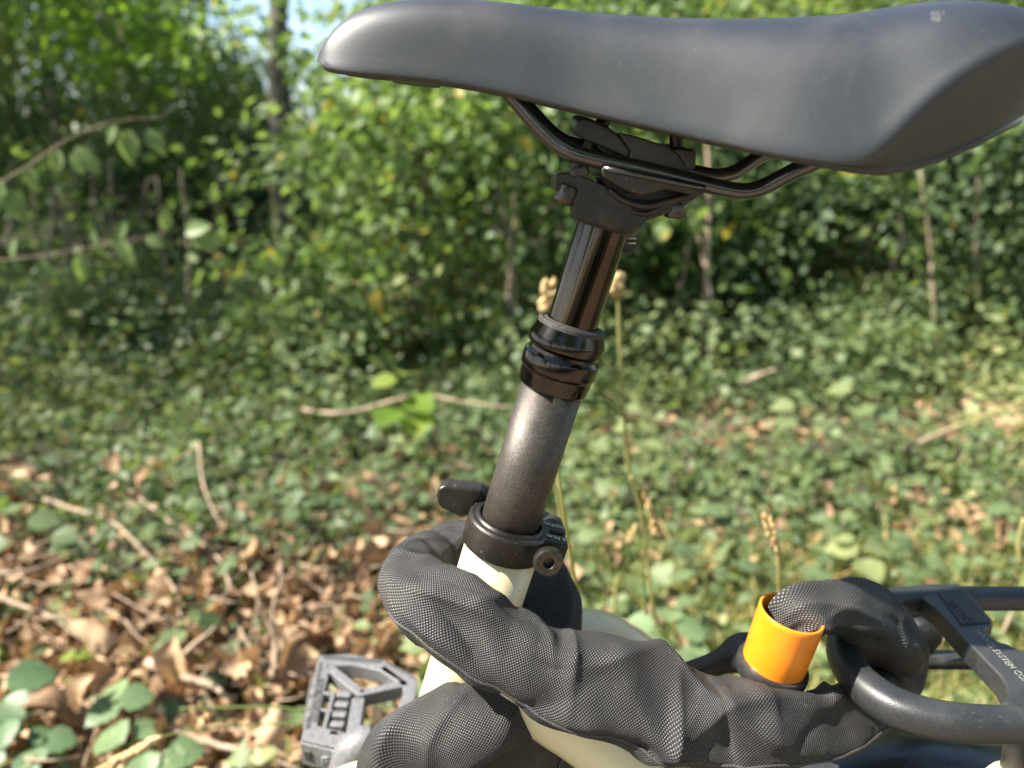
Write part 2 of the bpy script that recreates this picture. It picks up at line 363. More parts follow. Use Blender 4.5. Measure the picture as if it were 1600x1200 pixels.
# leaf templates: x across, y along, z up.  verts, faces
def T_simple(w=0.34, fold=0.10, droop=0.10):
    v = [(0, 0, 0), (0, 1, -droop), (w, .33, fold), (w*.8, .72, fold*.6-droop*.4), (-w, .33, fold), (-w*.8, .72, fold*.6-droop*.4)]
    return np.array(v, float), [(0, 2, 3, 1), (0, 1, 5, 4)]
def T_diamond(w=0.33, fold=0.08):
    v = [(0, 0, 0), (w, .45, fold), (0, 1, -0.05), (-w, .45, fold)]
    return np.array(v, float), [(0, 1, 2), (0, 2, 3)]
def T_lobed(): # ivy / maple like
    pts = [(0, 0), (.28, -.08), (.5, .2), (.36, .42), (.42, .62), (.18, .66), (0, 1), (-.18, .66), (-.42, .62), (-.36, .42), (-.5, .2), (-.28, -.08)]
    v = [(0, .38, 0.03)] + [(x, y, 0.05*math.sin(7*x+3*y)-0.06*(x*x*4)) for x, y in pts]
    return np.array(v, float), [(0, i, i % 12+1) for i in range(1, 13)]
def T_curled(seed, lobes=True):
    r = random.Random(seed); n = 9; m_ = 7
    base = r.choice([[.03, .20, .34, .40, .42, .36, .26, .14, .01], [.05, .30, .44, .42, .33, .26, .19, .10, .01], [.02, .12, .22, .30, .34, .33, .26, .14, .01]])
    lob = [1+(.28 if (i % 2) else -.22)*(1 if lobes and seed % 2 else .25) for i in range(n)]
    cu = r.uniform(0.5, 1.3)*r.choice((-1, 1, 1)); cl = r.uniform(-0.9, 0.9); tw = r.uniform(-.9, .9); off = r.uniform(0, 9); V = []; F = []
    for i in range(n):
        y = i/(n-1)
        for k in range(m_):
            s = (k-(m_-1)/2)/((m_-1)/2); x = s*base[i]*(lob[i] if abs(s) > .9 else 1)*(1+r.uniform(-.08, .08))
            z = cu*(abs(s)**1.5)*base[i]*.9 + cl*(y-.5)**2*1.3 + tw*s*base[i]*(y-.4) + .10*noise.noise(Vector((x*5+off, y*5, off))) - (.03 if k == 3 else 0)
            V.append((x + .10*math.sin(y*3+off), y*(1-.12*abs(cl))+r.uniform(-.015, .015), z))
    for i in range(n-1):
        for k in range(m_-1): F.append((i*m_+k, i*m_+k+1, (i+1)*m_+k+1, (i+1)*m_+k))
    return np.array(V, float), F
def T_litter(seed):
    r = random.Random(seed); V = []; F = []
    for i, w_ in enumerate((.04, .38, .34, .03)):
        for s in (-1, 0, 1): V.append((s*w_*(1+r.uniform(-.2, .2)), i/3+r.uniform(-.05, .05), .25*abs(s)*w_+r.uniform(-.08, .08)))
    for i in range(3):
        for k in range(2): F.append((i*3+k, i*3+k+1, i*3+k+4, i*3+k+3))
    return np.array(V, float), F
def leaf_mesh(name, tmpl, pos, fwd, up, size, tint, mat):
    """many leaves in one mesh. pos, fwd, up: (N,3) arrays; size (N,), tint (N,)"""
    tv, tf = tmpl; Nn = len(pos); k = len(tv)
    fwd = fwd/(np.linalg.norm(fwd, axis=1)[:, None]+1e-9)
    sd = np.cross(fwd, up); sd /= (np.linalg.norm(sd, axis=1)[:, None]+1e-9); up = np.cross(sd, fwd)
    V = pos[:, None, :] + size[:, None, None]*(tv[None, :, 0, None]*sd[:, None, :] + tv[None, :, 1, None]*fwd[:, None, :] + tv[None, :, 2, None]*up[:, None, :])
    V = V.reshape(-1, 3); off = (np.arange(Nn)*k)
    loops = []; lens = []
    flat = np.concatenate([np.array(f) for f in tf]); fl = np.array([len(f) for f in tf])
    li = (off[:, None]+flat[None, :]).reshape(-1); ln = np.tile(fl, Nn)
    me = bpy.data.meshes.new(name); me.vertices.add(len(V)); me.vertices.foreach_set('co', V.astype(np.float32).ravel())
    me.loops.add(len(li)); me.loops.foreach_set('vertex_index', li.astype(np.int32))
    me.polygons.add(len(ln)); me.polygons.foreach_set('loop_start', np.concatenate([[0], np.cumsum(ln)[:-1]]).astype(np.int32))
    me.update(calc_edges=True)
    a = me.attributes.new('tint', 'FLOAT', 'FACE'); a.data.foreach_set('value', np.repeat(tint, len(tf)).astype(np.float32))
    me.materials.append(mat); return me
def rand_dirs(n, flat=0.5):
    d = RNG.normal(size=(n, 3)); d[:, 2] *= flat; return d/np.linalg.norm(d, axis=1)[:, None]
TRIS = 0
def crown_mesh(name, clusters, per, spread, size, mat, tmpl, flat=0.45, tint_c=0.25, droop=0.3):
    """clusters (M,3); each becomes a spray of leaves lying in a tilted plane"""
    global TRIS
    Mn = len(clusters); n = Mn*per
    c = np.repeat(np.array(clusters), per, axis=0)
    nrm = RNG.normal(size=(Mn, 3))*0.45 + np.array([0, 0, 1.0]); nrm /= np.linalg.norm(nrm, axis=1)[:, None]
    nr = np.repeat(nrm, per, axis=0)
    d = RNG.normal(size=(n, 3))*spread; d -= nr*(np.sum(d*nr, axis=1)*(1-flat))[:, None]
    pos = c + d
    fwd = d/(np.linalg.norm(d, axis=1)[:, None]+1e-6) + RNG.normal(size=(n, 3))*0.6; fwd[:, 2] -= droop
    up = nr + RNG.normal(size=(n, 3))*0.45
    sz = size*RNG.uniform(0.6, 1.25, n)
    tint = np.clip(np.repeat(RNG.uniform(0, 1-tint_c, Mn), per)*0.7 + RNG.normal(0.12, 0.12, n), 0, 1)
    rare = RNG.random(n) < 0.012; tint[rare] = 1.0
    TRIS += n*sum(len(f)-2 for f in tmpl[1])
    return leaf_mesh(name, tmpl, pos, fwd, up, sz, tint, mat)
def blob_clusters(n, rx, ry, rz, cz, shell=0.5, lumps=5, seed=0):
    r = np.random.default_rng(seed); out = []
    L = [(r.uniform(-.6, .6), r.uniform(-.6, .6), r.uniform(-.6, .7), r.uniform(.4, .75)) for _ in range(lumps)]
    while len(out) < n:
        l = L[r.integers(lumps)]; d = r.normal(size=3); d /= np.linalg.norm(d); q = r.uniform(shell, 1)**0.5*l[3]
        out.append(((l[0]+d[0]*q)*rx, (l[1]+d[1]*q)*ry, cz+(l[2]+d[2]*q)*rz))
    return np.array(out)
def trunk_data(h, r0, lean=(0, 0), seed=0, branches=6, spread=1.0, b0=0.35):
    r = random.Random(seed); pts = []
    for i in range(7):
        t = i/6; pts.append((lean[0]*t*h+0.03*h*r.uniform(-1, 1)*(i > 0), lean[1]*t*h+0.03*h*r.uniform(-1, 1)*(i > 0), h*t-0.05*(i == 0)))
    parts = [sweep_data(pts, [r0*1.25 if i == 0 else r0*(1-0.75*i/6) for i in range(7)], 10, 3)]
    for b in range(branches):
        t = r.uniform(b0, .92); k = min(5, int(t*6)); f = t*6-k
        s = Vector(pts[k]).lerp(Vector(pts[k+1]), f); a = r.uniform(0, 6.28); L = spread*r.uniform(.5, 1.0)*(1.1-t*0.5)
        e = s + Vector((math.cos(a)*L, math.sin(a)*L, L*r.uniform(.25, .8))); m = s.lerp(e, .5)+Vector((0, 0, -0.06*L))
        parts.append(sweep_data([s, m, e], [r0*.4*(1.1-t), r0*.25*(1.1-t), r0*.07], 6, 3))
    return merge(parts)
def plant_tree(name, label, cat, group, trunk_me, crown_me, loc, rz=0, s=1.0, sz=None):
    root = empty(name, loc); root.rotation_euler = (0, 0, rz); root.scale = (s, s, sz or s)
    tag(root, label, cat, group)
    for nm, me in (('trunk', trunk_me), ('crown', crown_me)):
        o = bpy.data.objects.new(nm, me); COL.objects.link(o); o.parent = root
    return root
def tmesh(*a, mat='bark', **k):
    V, F = trunk_data(*a, **k); me = mesh_of(V, F); me.materials.append(M[mat]); me.polygons.foreach_set('use_smooth', [True]*len(me.polygons)); return me

SIMP = T_simple(); DIA = T_diamond()
# --- meshes shared by trees of one kind
bigA = [crown_mesh('crown_big', blob_clusters(420, 2.6, 2.4, 2.6, 5.0, .3, 9, s), 34, 0.30, 0.10, M['leaf_green'], DIA) for s in (1, 2)]
bigT = [tmesh(5.6, 0.14, seed=s, branches=9, spread=2.0) for s in (3, 4)]
midA = [crown_mesh('crown_mid', blob_clusters(210, 1.55, 1.35, 1.75, 2.15, .2, 10, s), 60, 0.27, 0.060, M['leaf_green'], DIA, flat=.16) for s in (5, 6)]
midL = crown_mesh('crown_lime', blob_clusters(150, 1.35, 1.15, 1.45, 2.0, .2, 8, 15), 55, 0.25, 0.060, M['leaf_lime'], DIA, flat=.16)
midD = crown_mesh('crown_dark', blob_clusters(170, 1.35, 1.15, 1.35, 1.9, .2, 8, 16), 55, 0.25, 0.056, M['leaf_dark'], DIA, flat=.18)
midT = [tmesh(3.0, 0.035, seed=s, branches=8, spread=1.0) for s in (7, 8)]
bshG = crown_mesh('bush_green', blob_clusters(120, .8, .65, .62, .70, .1, 9, 25), 48, 0.155, 0.048, M['leaf_green'], SIMP, flat=.2)
bshP = crown_mesh('bush_pale', blob_clusters(120, .8, .65, .66, .72, .1, 10, 35), 44, 0.15, 0.046, M['leaf_pale'], SIMP, tint_c=.1, flat=.2)
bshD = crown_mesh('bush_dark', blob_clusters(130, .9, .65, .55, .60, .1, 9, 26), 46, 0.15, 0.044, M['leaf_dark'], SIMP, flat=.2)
bshV = crown_mesh('bush_ivy', blob_clusters(170, .75, .6, .36, .30, .1, 7, 27), 30, 0.09, 0.050, M['leaf_ivy'], SIMP)
bshT = [tmesh(1.1, 0.012, seed=s, branches=10, spread=0.5, b0=0.1) for s in (9, 10)]

# --- far wood
FAR = [(-9.5, 15), (-.3, 19), (3.4, 17.5), (6.5, 18), (11, 18), (-13.5, 21), (15, 22), (.5, 27), (7, 27), (-17, 17), (19, 17)]
for i, (x, y) in enumerate(FAR):
    plant_tree('tree', 'tall leafy tree deep in the wood, one of the blurred rear row', 'tree', 'tall trees at the back of the wood', bigT[i % 2], bigA[i % 2], (x, y, gz(x, y)), i*1.7, 1.15+0.12*(i % 4))
MIDD = [  # x, y, mesh, scale, rz, label
    (-4.6, 7.6, 0, 1.25, 0.3, 'broad green tree at the far left, behind the bare saplings'),
    (-4.9, 8.6, 1, 1.20, 1.3, 'green tree left of the gap of blue sky, above the hanging branch'),
    (-6.9, 9.8, 0, 1.5, 2.3, 'large shaded tree beyond the left edge of the thicket'),
    (0.55, 8.2, 'L', 1.15, 3.0, 'lime green sunlit tree showing just behind the saddle nose'),
    (2.1, 7.4, 1, 1.15, 4.1, 'green tree behind the rear half of the saddle'),
    (4.0, 9.4, 'L', 1.35, 0.9, 'bright lime sunlit tree at the right edge behind the saddle tail'),
    (5.9, 8.4, 'L', 1.2, 2.2, 'second lime green tree, farther right than the saddle tail'),
    (-.35, 6.6, 0, 0.80, 5.0, 'dark leafy young tree directly left of the saddle nose'),
    (0.9, 5.6, 'D', 0.78, 1.0, 'dark green young tree behind the post clamp'),
    (2.9, 6.2, 'D', 0.95, 2.9, 'dark green tree right of the clamp, under the saddle tail'),
    (7.9, 11.5, 0, 1.6, 0.2, 'tall green tree beyond the clearing on the right'),
    (-3.2, 5.4, 1, 0.88, 2.0, 'shaded young tree left, with stems showing under its leaves')]
for x, y, k, s, rz, lb in MIDD:
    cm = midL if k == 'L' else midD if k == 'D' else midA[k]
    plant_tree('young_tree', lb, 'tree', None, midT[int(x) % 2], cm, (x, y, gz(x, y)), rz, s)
# shade-casting trees on the sun side, left of the bicycle
for i, (x, y, s) in enumerate([(-6.3, 3.9, .85), (-10.5, 1.6, 1.1), (-6.6, 6.4, 1.0), (-13, 5.0, 1.3)]):
    plant_tree('tree', ['tree left of the photo whose crown shades the thicket', 'tall tree farther out on the left that dapples the floor', 'tree at the left border of the thicket, nearest the sun', 'tallest tree on the sunny side of the wood'][i], 'tree', None, bigT[i % 2], bigA[i % 2], (x, y, gz(x, y)), i*2.1, s)
# unseen trees behind the viewer, added to darken reflections in the post's gloss
for i, (x, y) in enumerate([(-3.5, -9), (3.2, -10.5), (8.5, -8), (-9, -7), (-14, -12), (15, -11), (0, -15)]):
    plant_tree('tree', 'unseen tree added across the path to darken reflections', 'tree', 'unseen trees added for dark reflections', bigT[i % 2], bigA[(i+1) % 2], (x, y, gz(x, y)), i*2.1+1, 0.9)
for i, (x, y, s) in enumerate([(2.6, -4.6, .95), (-3.6, -5.2, 1.0), (6.0, -1.6, 1.0), (.2, -6.6, 1.1), (7.5, 2.2, .95)]):  # unseen canopy trees, added to cut sky fill and reflections on the bicycle
    plant_tree('tree', ['unseen tree right behind the viewer, added to dim sky light', 'unseen tree left behind the viewer, added to dim sky light', 'unseen tree right of the bicycle, added to dim sky light', 'tall unseen tree straight behind the viewer, added to dim sky light', 'unseen tree far right of the bicycle, added to dim sky light'][i], 'tree', None, bigT[i % 2], bigA[i % 2], (x, y, gz(x, y)), i*1.3, s)
BUSH = [ # x, y, mesh, sx, label
    (-3.5, 5.9, bshD, 1.35, 'dark shrub at the far left under the trees'),
    (-2.4, 6.4, bshG, 1.4, 'green shrub behind the thin bare stems on the left'),
    (-1.5, 5.6, bshD, 1.25, 'dark shrub in the shade, left of the pale bush'),
    (-.50, 4.0, bshP, 1.10, 'bush with yellowing leaves just left of the seatpost'),
    (.30, 4.9, bshP, 1.55, 'taller bush with pale sunlit leaves left of the clamp'),
    (.80, 4.6, bshD, 1.2, 'dark bush straight behind the seatpost collar'),
    (1.50, 5.2, bshG, 1.35, 'green bush behind the pale sapling on the right'),
    (1.95, 4.5, bshD, 1.1, 'dark shaded bush right of the thin brown sapling'),
    (2.9, 4.4, bshD, 1.3, 'dark rounded bush at the right edge of the thicket'),
    (3.9, 5.2, bshD, 1.4, 'dark bush outermost on the right, below the lit clearing'),
    (-4.6, 6.6, bshG, 1.5, 'green shrub beyond the left edge of the thicket'),
    (-.8, 7.2, bshG, 1.25, 'shrub deep in the thicket behind the yellowing bush'),
    (2.6, 6.5, bshG, 1.5, 'green shrub deep in the thicket below the saddle tail'),
    (-4.0, 10.5, bshG, 2.2, 'large shrub far back at the left, behind all the stems'),
    (-2.1, 10.5, bshG, 1.45, 'large shrub far back below the gap of blue sky'),
    (.9, 10.8, bshG, 2.2, 'large shrub far back behind the saddle'),
    (3.6, 12.0, bshP, 2.2, 'sunlit shrub far back at the clearing on the right'),
    (6.4, 12.5, bshP, 2.4, 'sunlit shrub beyond the clearing, at the right edge'),
    (-2.35, 4.0, bshV, .9, 'low ivy mound in front of the left shrubs'),
    (-1.05, 3.5, bshV, .8, 'low green mound beside the fallen dead branch'),
    (1.85, 3.6, bshV, .8, 'low leafy mound at the foot of the dark bush, right'),
    (2.75, 3.7, bshV, .95, 'low ivy mound at the right edge of the picture')]
for i, (x, y, me, s, lb) in enumerate(BUSH):
    if y < 8: x, y = x*.86, y*.86
    if x < -.9 and y < 6 and me is not bshV: y += 1.3; x *= 1.2; s *= .85
    if me is bshV: s *= .75
    plant_tree('bush', lb, 'bush', None, bshT[i % 2], me, (x, y, gz(x, y)), i*1.37, s)

# --- saplings and bare stems of the thicket
def sapling(label, pts, r0, mat='bark_pale', leaves=0, leafmat='leaf_green', name='sapling'):
    """pts: pixel path from the foot upwards with depths (px,py,Y)"""
    wp = [P(*p) for p in pts]; base = wp[0]
    root = empty(name, base); tag(root, label, 'sapling')
    o = sweep('stem', [tuple(p) for p in wp], [r0*(1-.55*i/(len(wp)-1)) for i in range(len(wp))], M[mat], root, 8, 4)
    if leaves:
        a = catmull([tuple(p) for p in wp], 8); idx = RNG.integers(len(a)//3, len(a), leaves)
        cl = a[idx]+RNG.normal(size=(leaves, 3))*np.array([.16, .12, .10])
        me = crown_mesh('crown', cl, 9, 0.06, 0.05, M[leafmat], SIMP); link('crown', me, None, root, smooth=False)
    return root
sapling('pale sunlit sapling stem right of the seatpost, broken bright patches', [(1112, 640, 3.1), (1100, 540, 3.12), (1104, 430, 3.15), (1108, 300, 3.2), (1104, 180, 3.25), (1112, 60, 3.3)], .0145, 'twig', leaves=10)
sapling('thin brown sapling stem between the pale one and the right edge', [(1180, 560, 3.7), (1190, 450, 3.7), (1204, 340, 3.7), (1212, 240, 3.7)], .010, leaves=6)
sapling('slender brown stem near the right edge of the thicket', [(1432, 580, 3.6), (1430, 480, 3.6), (1436, 380, 3.65), (1442, 300, 3.7)], .009, leaves=6)
sapling('leaning bare stem at the left, tilted to the upper left', [(176, 545, 3.9), (158, 500, 3.9), (143, 430, 3.95), (122, 360, 4.0)], .020, 'bark')
sapling('thin upright bare stem left of the leaning one', [(106, 560, 3.8), (101, 500, 3.85), (103, 440, 3.9), (108, 350, 4.0)], .022, 'bark')
sapling('thin bare stem right of the leaning one', [(206, 548, 3.9), (202, 490, 3.9), (198, 430, 3.95), (201, 350, 4.0)], .014, 'bark')
sapling('faint bare stem in the shade near the left middle', [(396, 590, 3.8), (386, 520, 3.8), (383, 430, 3.85), (370, 340, 3.9), (330, 250, 4.0)], .014, 'bark', leaves=6)
rs = random.Random(31)
for i in range(34):
    px = rs.choice([rs.uniform(-20, 440), rs.uniform(-20, 440), rs.uniform(440, 860), rs.uniform(960, 1560)]); py = rs.uniform(530, 600); Y = rs.uniform(3.0, 4.4); dx = rs.uniform(-50, 50)
    o = sapling('thin bare stem rising among the shaded shrubs of the thicket', [(px, py+20, Y), (px+dx*.3+rs.uniform(-8, 8), py-90, Y), (px+dx*.7+rs.uniform(-10, 10), py-190, Y+.1), (px+dx, py-310, Y+.1)], rs.uniform(.007, .015), rs.choice(['bark_pale', 'bark_pale', 'twig']), leaves=rs.choice([0, 5, 8]))
    o['group'] = 'thin bare stems of the thicket'
sapling('short dark stem at the left edge of the picture', [(30, 640, 3.3), (8, 580, 3.3), (-12, 500, 3.4)], .018, 'bark')
sapling('dark thick trunk standing in shade left of the saddle nose', [(448, 590, 3.9), (446, 400, 3.9), (441, 230, 3.95), (434, 60, 4.0), (440, -90, 4.1)], .085, 'bark', name='dark_trunk')

for lb, pts, r0 in [
    ('grey trunk deep in the wood behind the arching branch', [(300, 480, 8.5), (306, 330, 8.5), (316, 160, 8.6), (318, -60, 8.8)], .075),
    ('slim trunk deep in the wood near the left edge', [(70, 480, 9.5), (64, 330, 9.5), (70, 160, 9.6), (60, -60, 9.8)], .08),
    ('slim trunk rising behind the saddle nose', [(610, 470, 9.5), (604, 330, 9.5), (600, 160, 9.6), (596, -60, 9.8)], .06),
    ('trunk deep in the wood at the right, under the saddle tail', [(1330, 500, 8.5), (1322, 380, 8.5), (1316, 260, 8.6), (1300, 60, 8.8)], .06)]:
    sapling(lb, pts, r0, 'bark', name='slender_tree')
# --- ground cover (uncountable)
def scatter(n, x0, x1, y0, y1, keep):
    xs = RNG.uniform(x0, x1, n); ys = RNG.uniform(y0, y1, n)
    k = np.array([keep(x, y) > RNG.random() for x, y in zip(xs, ys)]); return xs[k], ys[k]
def green_w(x, y):
    m = noise.noise(Vector((x*1.6, y*1.6, 9)))*0.9 + noise.noise(Vector((x*4, y*4, 2)))*0.5
    g = 1.0 + m*.75
    if x < 0.1: g -= 0.82*min(1, max(0, (1.62-y-.25*x-.2*m)/0.25))*(0.9 if x < -.15 else .6)
    if 2.15 < y < 2.6 and x > 0.25: g -= 0.5
    if x > .1 and y < 2.1: g += .2
    if y > 5: g -= .25
    return max(0.03, min(1, g))
def cover(name, label, xy, tmpl, size, mat, hmax, updir, bias=0.0, tint_sd=.2, n_per=1):
    xs, ys = xy; n = len(xs)
    z = np.array([gz(x, y) for x, y in zip(xs, ys)]) + RNG.uniform(0.006, 1, n)**1.3*hmax
    pos = np.stack([xs, ys, z], 1); fwd = rand_dirs(n, .35); up = RNG.normal(size=(n, 3))*updir+np.array([0, -0.15, 1.0])
    mac = np.array([noise.noise(Vector((x*1.3, y*1.3, 5.5))) + .5*noise.noise(Vector((x*3.3, y*3.3, 1.5))) for x, y in zip(xs, ys)])
    tint = np.clip(RNG.normal(.42+bias, tint_sd, n)+mac*.42, 0, .97)
    me = leaf_mesh(name, tmpl, pos, fwd, up, size*RNG.uniform(.5, 1.3, n), tint, M[mat])
    global TRIS; TRIS += n*sum(len(f)-2 for f in tmpl[1])
    return tag(link(name, me, smooth=False), label, kind='stuff')
cover('ivy_cover', 'low green ivy and herbs carpeting the forest floor', scatter(125000, -5.5, 5.5, 0.75, 7.0, lambda x, y: green_w(x, y) if abs(x) < 0.8*y+.35 else 0), SIMP, .033, 'leaf_ivy', .085, .55)
cover('broad_leaf_cover', 'broader lobed green leaves among the ivy', scatter(7000, -3.4, 3.4, 0.8, 4.2, lambda x, y: green_w(x, y) if abs(x) < 0.8*y+.3 else 0), T_lobed(), .046, 'leaf_ivy', .11, .5, .05)
cover('leaf_litter', 'brown dead leaves covering the forest floor', scatter(36000, -5.2, 5.2, 0.6, 6.5, lambda x, y: max(0.04, 1.02-green_w(x, y)) if abs(x) < 0.8*y+.35 else 0), T_litter(3), .05, 'leaf_dry', .03, .55, .05)
def under_w(x, y):
    m = noise.noise(Vector((x*2.1, y*1.2, 31)))+.5*noise.noise(Vector((x*5, y*4, 3))); return max(0, min(1, .35+m*1.5))*min(1, max(0, (y-2.0)/.5))*(.45 if x < -.7 and y > 2.9 else 1)*(.3 if y > 4.2 else 1)
xs_, ys_ = scatter(60000, -4.4, 4.4, 2.1, 5.2, lambda x, y: under_w(x, y) if abs(x) < 0.8*y+.3 else 0)
cover('undergrowth', 'soft leafy undergrowth rising towards the shrubs', (xs_, ys_), SIMP, .040, 'leaf_ivy', .34, .7, .05)
cover('dark_undergrowth', 'darker low sprays of leaves at the foot of the thicket', scatter(26000, -4.8, 4.8, 2.8, 6.0, lambda x, y: under_w(x+9, y) if abs(x) < 0.8*y+.3 else 0), SIMP, .044, 'leaf_dark', .30, .7, 0)
def near_leaves():
    # litter on the nearest, sharply seen floor, three leaf shapes
    for k, sd in enumerate((11, 12, 13)):
        cover('fine_litter', 'small crumpled brown leaf bits on the near floor', scatter(3000, -1.5, 1.2, 0.7, 1.8, lambda x, y: (1.1-green_w(x, y))), T_curled(sd), .032, 'leaf_dry', .06, .9, .12, .30)
near_leaves()
# single dead leaves that can be picked apart at the lower left
DRY = [leaf_mesh('dry', T_curled(s), np.zeros((1, 3)), np.array([[0, 1., 0]]), np.array([[0, 0, 1.]]), np.ones(1), np.array([t]), M['leaf_dry']) for s, t in ((21, .5), (22, .62), (23, .35), (24, .75), (25, .9), (26, .2), (27, .7), (28, .45), (29, .8))]
for me in DRY: me.polygons.foreach_set('use_smooth', [True]*len(me.polygons))
def dry_leaf(loc, s, rot, me, label, group):
    o = bpy.data.objects.new('dry_leaf', me); COL.objects.link(o); o.location = loc; o.rotation_euler = rot; o.scale = (s, s, s)
    tag(o, label, 'dead leaf', group); return o
rr = random.Random(5)
for i in range(300):
    px = rr.uniform(-30, 720); py = rr.uniform(760, 1230)
    if i > 262: px = rr.uniform(880, 1560); py = rr.uniform(840, 1100)
    g = G(px, py)
    if green_w(g.x, g.y) > .75 and rr.random() < .6: continue
    dry_leaf((g.x, g.y, gz(g.x, g.y)+rr.uniform(.03, .085)), rr.uniform(.030, .070), (rr.uniform(-1.1, 1.1), rr.uniform(-1.1, 1.1), rr.uniform(0, 6.28)), rr.choice(DRY), 'crumpled brown dead leaf lying loose among the litter and ivy', 'dead leaves lying loose on the forest floor')
def big_dry(px, py, s, rz, rx, mi, label):
    g = G(px, py, H-.10); dry_leaf((g.x, g.y, .10), s, (rx, .2, rz), DRY[mi], label, None)
big_dry(190, 985, .085, 1.9, .5, 4, 'pale yellow green withered leaf above the bramble seedling')
big_dry(262, 1070, .075, .1, 1.1, 3, 'tan upright curled leaf at the end of the broken twig')
big_dry(118, 1062, .085, 2.6, .4, 2, 'large grey brown dead leaf at the lower left')
big_dry(155, 960, .07, 1.2, .4, 0, 'grey brown folded leaf right of the pale heap')
big_dry(430, 1165, .06, .5, .9, 4, 'golden dead leaf just left of the pedal')
big_dry(108, 1110, .06, -.5, .8, 3, 'orange brown cupped leaf under the large grey one')

# --- twigs lying and standing (each one a thing)
def twig(label, pts, r, h=.06, mat='twig'):
    wp = []; r *= .72
    for p in pts:
        hh = p[2] if len(p) > 2 else h
        wp.append(tuple(G(p[0], p[1], H-hh)))
    o = sweep('twig', wp, [r*(1-.6*i/(len(wp)-1)) for i in range(len(wp))], M[mat], None, 7, 5)
    for me in (o.data,):
        for v in me.vertices: v.co += Vector(noise.noise_vector(v.co*60))*r*.5
    tag(o, label, 'twig'); return o
TW = [
 ('hooked pale twig curling back at its end, left of the chain lock', [(205, 768), (262, 812), (330, 860), (352, 895), (358, 918, .09), (345, 934, .08), (325, 934, .07)], .0065),
 ('long knotty twig from the upper left to the litter', [(68, 780), (130, 800), (175, 815), (230, 868), (270, 918), (282, 965)], .0075),
 ('forked twig at the left edge, rising to the right', [(-20, 896), (45, 892), (85, 878), (130, 862)], .007),
 ('thin twig sloping down from the left edge', [(-10, 930), (30, 945), (75, 962), (130, 1000)], .007),
 ('broken stick pointing up right from the curled leaf', [(262, 1050, .06), (295, 1015, .10), (325, 990, .12), (338, 978, .13)], .007),
 ('thick curved root lying across the litter', [(230, 1035), (290, 1060), (330, 1070), (362, 1095)], .011),
 ('upright wavy dry stem left of the lock, taller one', [(425, 1075, .02), (432, 1010, .08), (415, 960, .13), (405, 930, .17), (392, 895, .2)], .008),
 ('upright wavy dry stem closest to the chain lock', [(424, 1078, .02), (430, 1000, .08), (428, 950, .13), (440, 905, .17), (438, 875, .2)], .007),
 ('short pale forked stem with a knob on top', [(385, 1080, .02), (388, 1020, .06), (400, 960, .12), (408, 930, .15)], .0055),
 ('stick slanting up at the left of the pedal', [(380, 1080, .02), (372, 1020, .07), (374, 985, .1)], .006),
 ('long dead branch crossing the low plants behind the lock', [(268, 725), (310, 700), (380, 660), (440, 620), (500, 560)], .010),
 ('thin dead branch running left to right by the ferrule', [(470, 640, .1), (540, 645, .14), (655, 618, .2), (720, 628, .2), (800, 638, .2)], .010),
 ('grey drooping twig below the thin dead branch', [(606, 640, .15), (592, 655, .12), (598, 690, .06)], .010),
 ('fallen stick on the lower litter right of the bramble', [(255, 1140), (330, 1160), (400, 1180), (470, 1200)], .009),
 ('thin bent twig at the lower left corner', [(20, 1130), (80, 1110), (150, 1120), (130, 1200)], .0045),
 ('pale thin stick hanging from upper leaves at the left', [(310, 690, .1), (318, 760, .1), (350, 830, .06)], .006),
 ('branch lying under the bushes on the right', [(1160, 600, .1), (1190, 585, .14), (1225, 575, .16)], .016),
 ('grey stick rising from the litter at the right', [(1410, 706, .05), (1450, 685, .14), (1500, 665, .2)], .012),
 ('thin stick in the sunny weeds under the rack', [(1180, 1085, .05), (1190, 1060, .08), (1180, 1030, .12)], .0035),
 ('pale stick beyond the rack at the right', [(1562, 1000, .04), (1580, 960, .1), (1590, 935, .13)], .006)]
for t in TW: twig(*t)
rr = random.Random(9)
for i in range(95):
    px = rr.uniform(0, 640); py = rr.uniform(800, 1210); a = rr.uniform(-1.2, 1.2); L = rr.uniform(50, 170); q = []
    for k in range(4): q.append((px+math.cos(a)*L*k/3, py+math.sin(a)*L*k/3*.6+rr.uniform(-6, 6), rr.uniform(.03, .09)))
    o = twig('thin dry twig scattered among the litter', q, rr.uniform(.0016, .0034)); o['group'] = 'thin dry twigs scattered among the litter'

# --- leafy plants whose leaves can be told apart
def leaf_obj(parent, loc, fwd, up, size, tmpl, mat, tint, name='leaf'):
    me = leaf_mesh('leaf', tmpl, np.array([loc]), np.array([fwd], float), np.array([up], float), np.array([size]), np.array([tint]), M[mat])
    return link(name, me, None, parent)
def T_bramble():
    n = 9; V = []; F = []
    prof = [0.04, .27, .40, .455, .44, .38, .29, .17, .01]
    for i in range(n):
        y = i/(n-1); 
        for s in (-1, -.5, 0, .5, 1):
            x = s*prof[i]*(1+(0.09 if i % 2 else -.03)*(abs(s) == 1))
            V.append((x, y-.05*abs(s), .10*abs(s)*prof[i]*2 - .14*y*y + .022*(1 if i % 2 else -1)*(abs(s) == .5)))
    for i in range(n-1):
        for k in range(4): F.append((i*5+k, i*5+k+1, (i+1)*5+k+1, (i+1)*5+k))
    return np.array(V, float), F
TB = T_bramble()
TN = (TB[0]*np.array([.66, 1, 1]), TB[1])
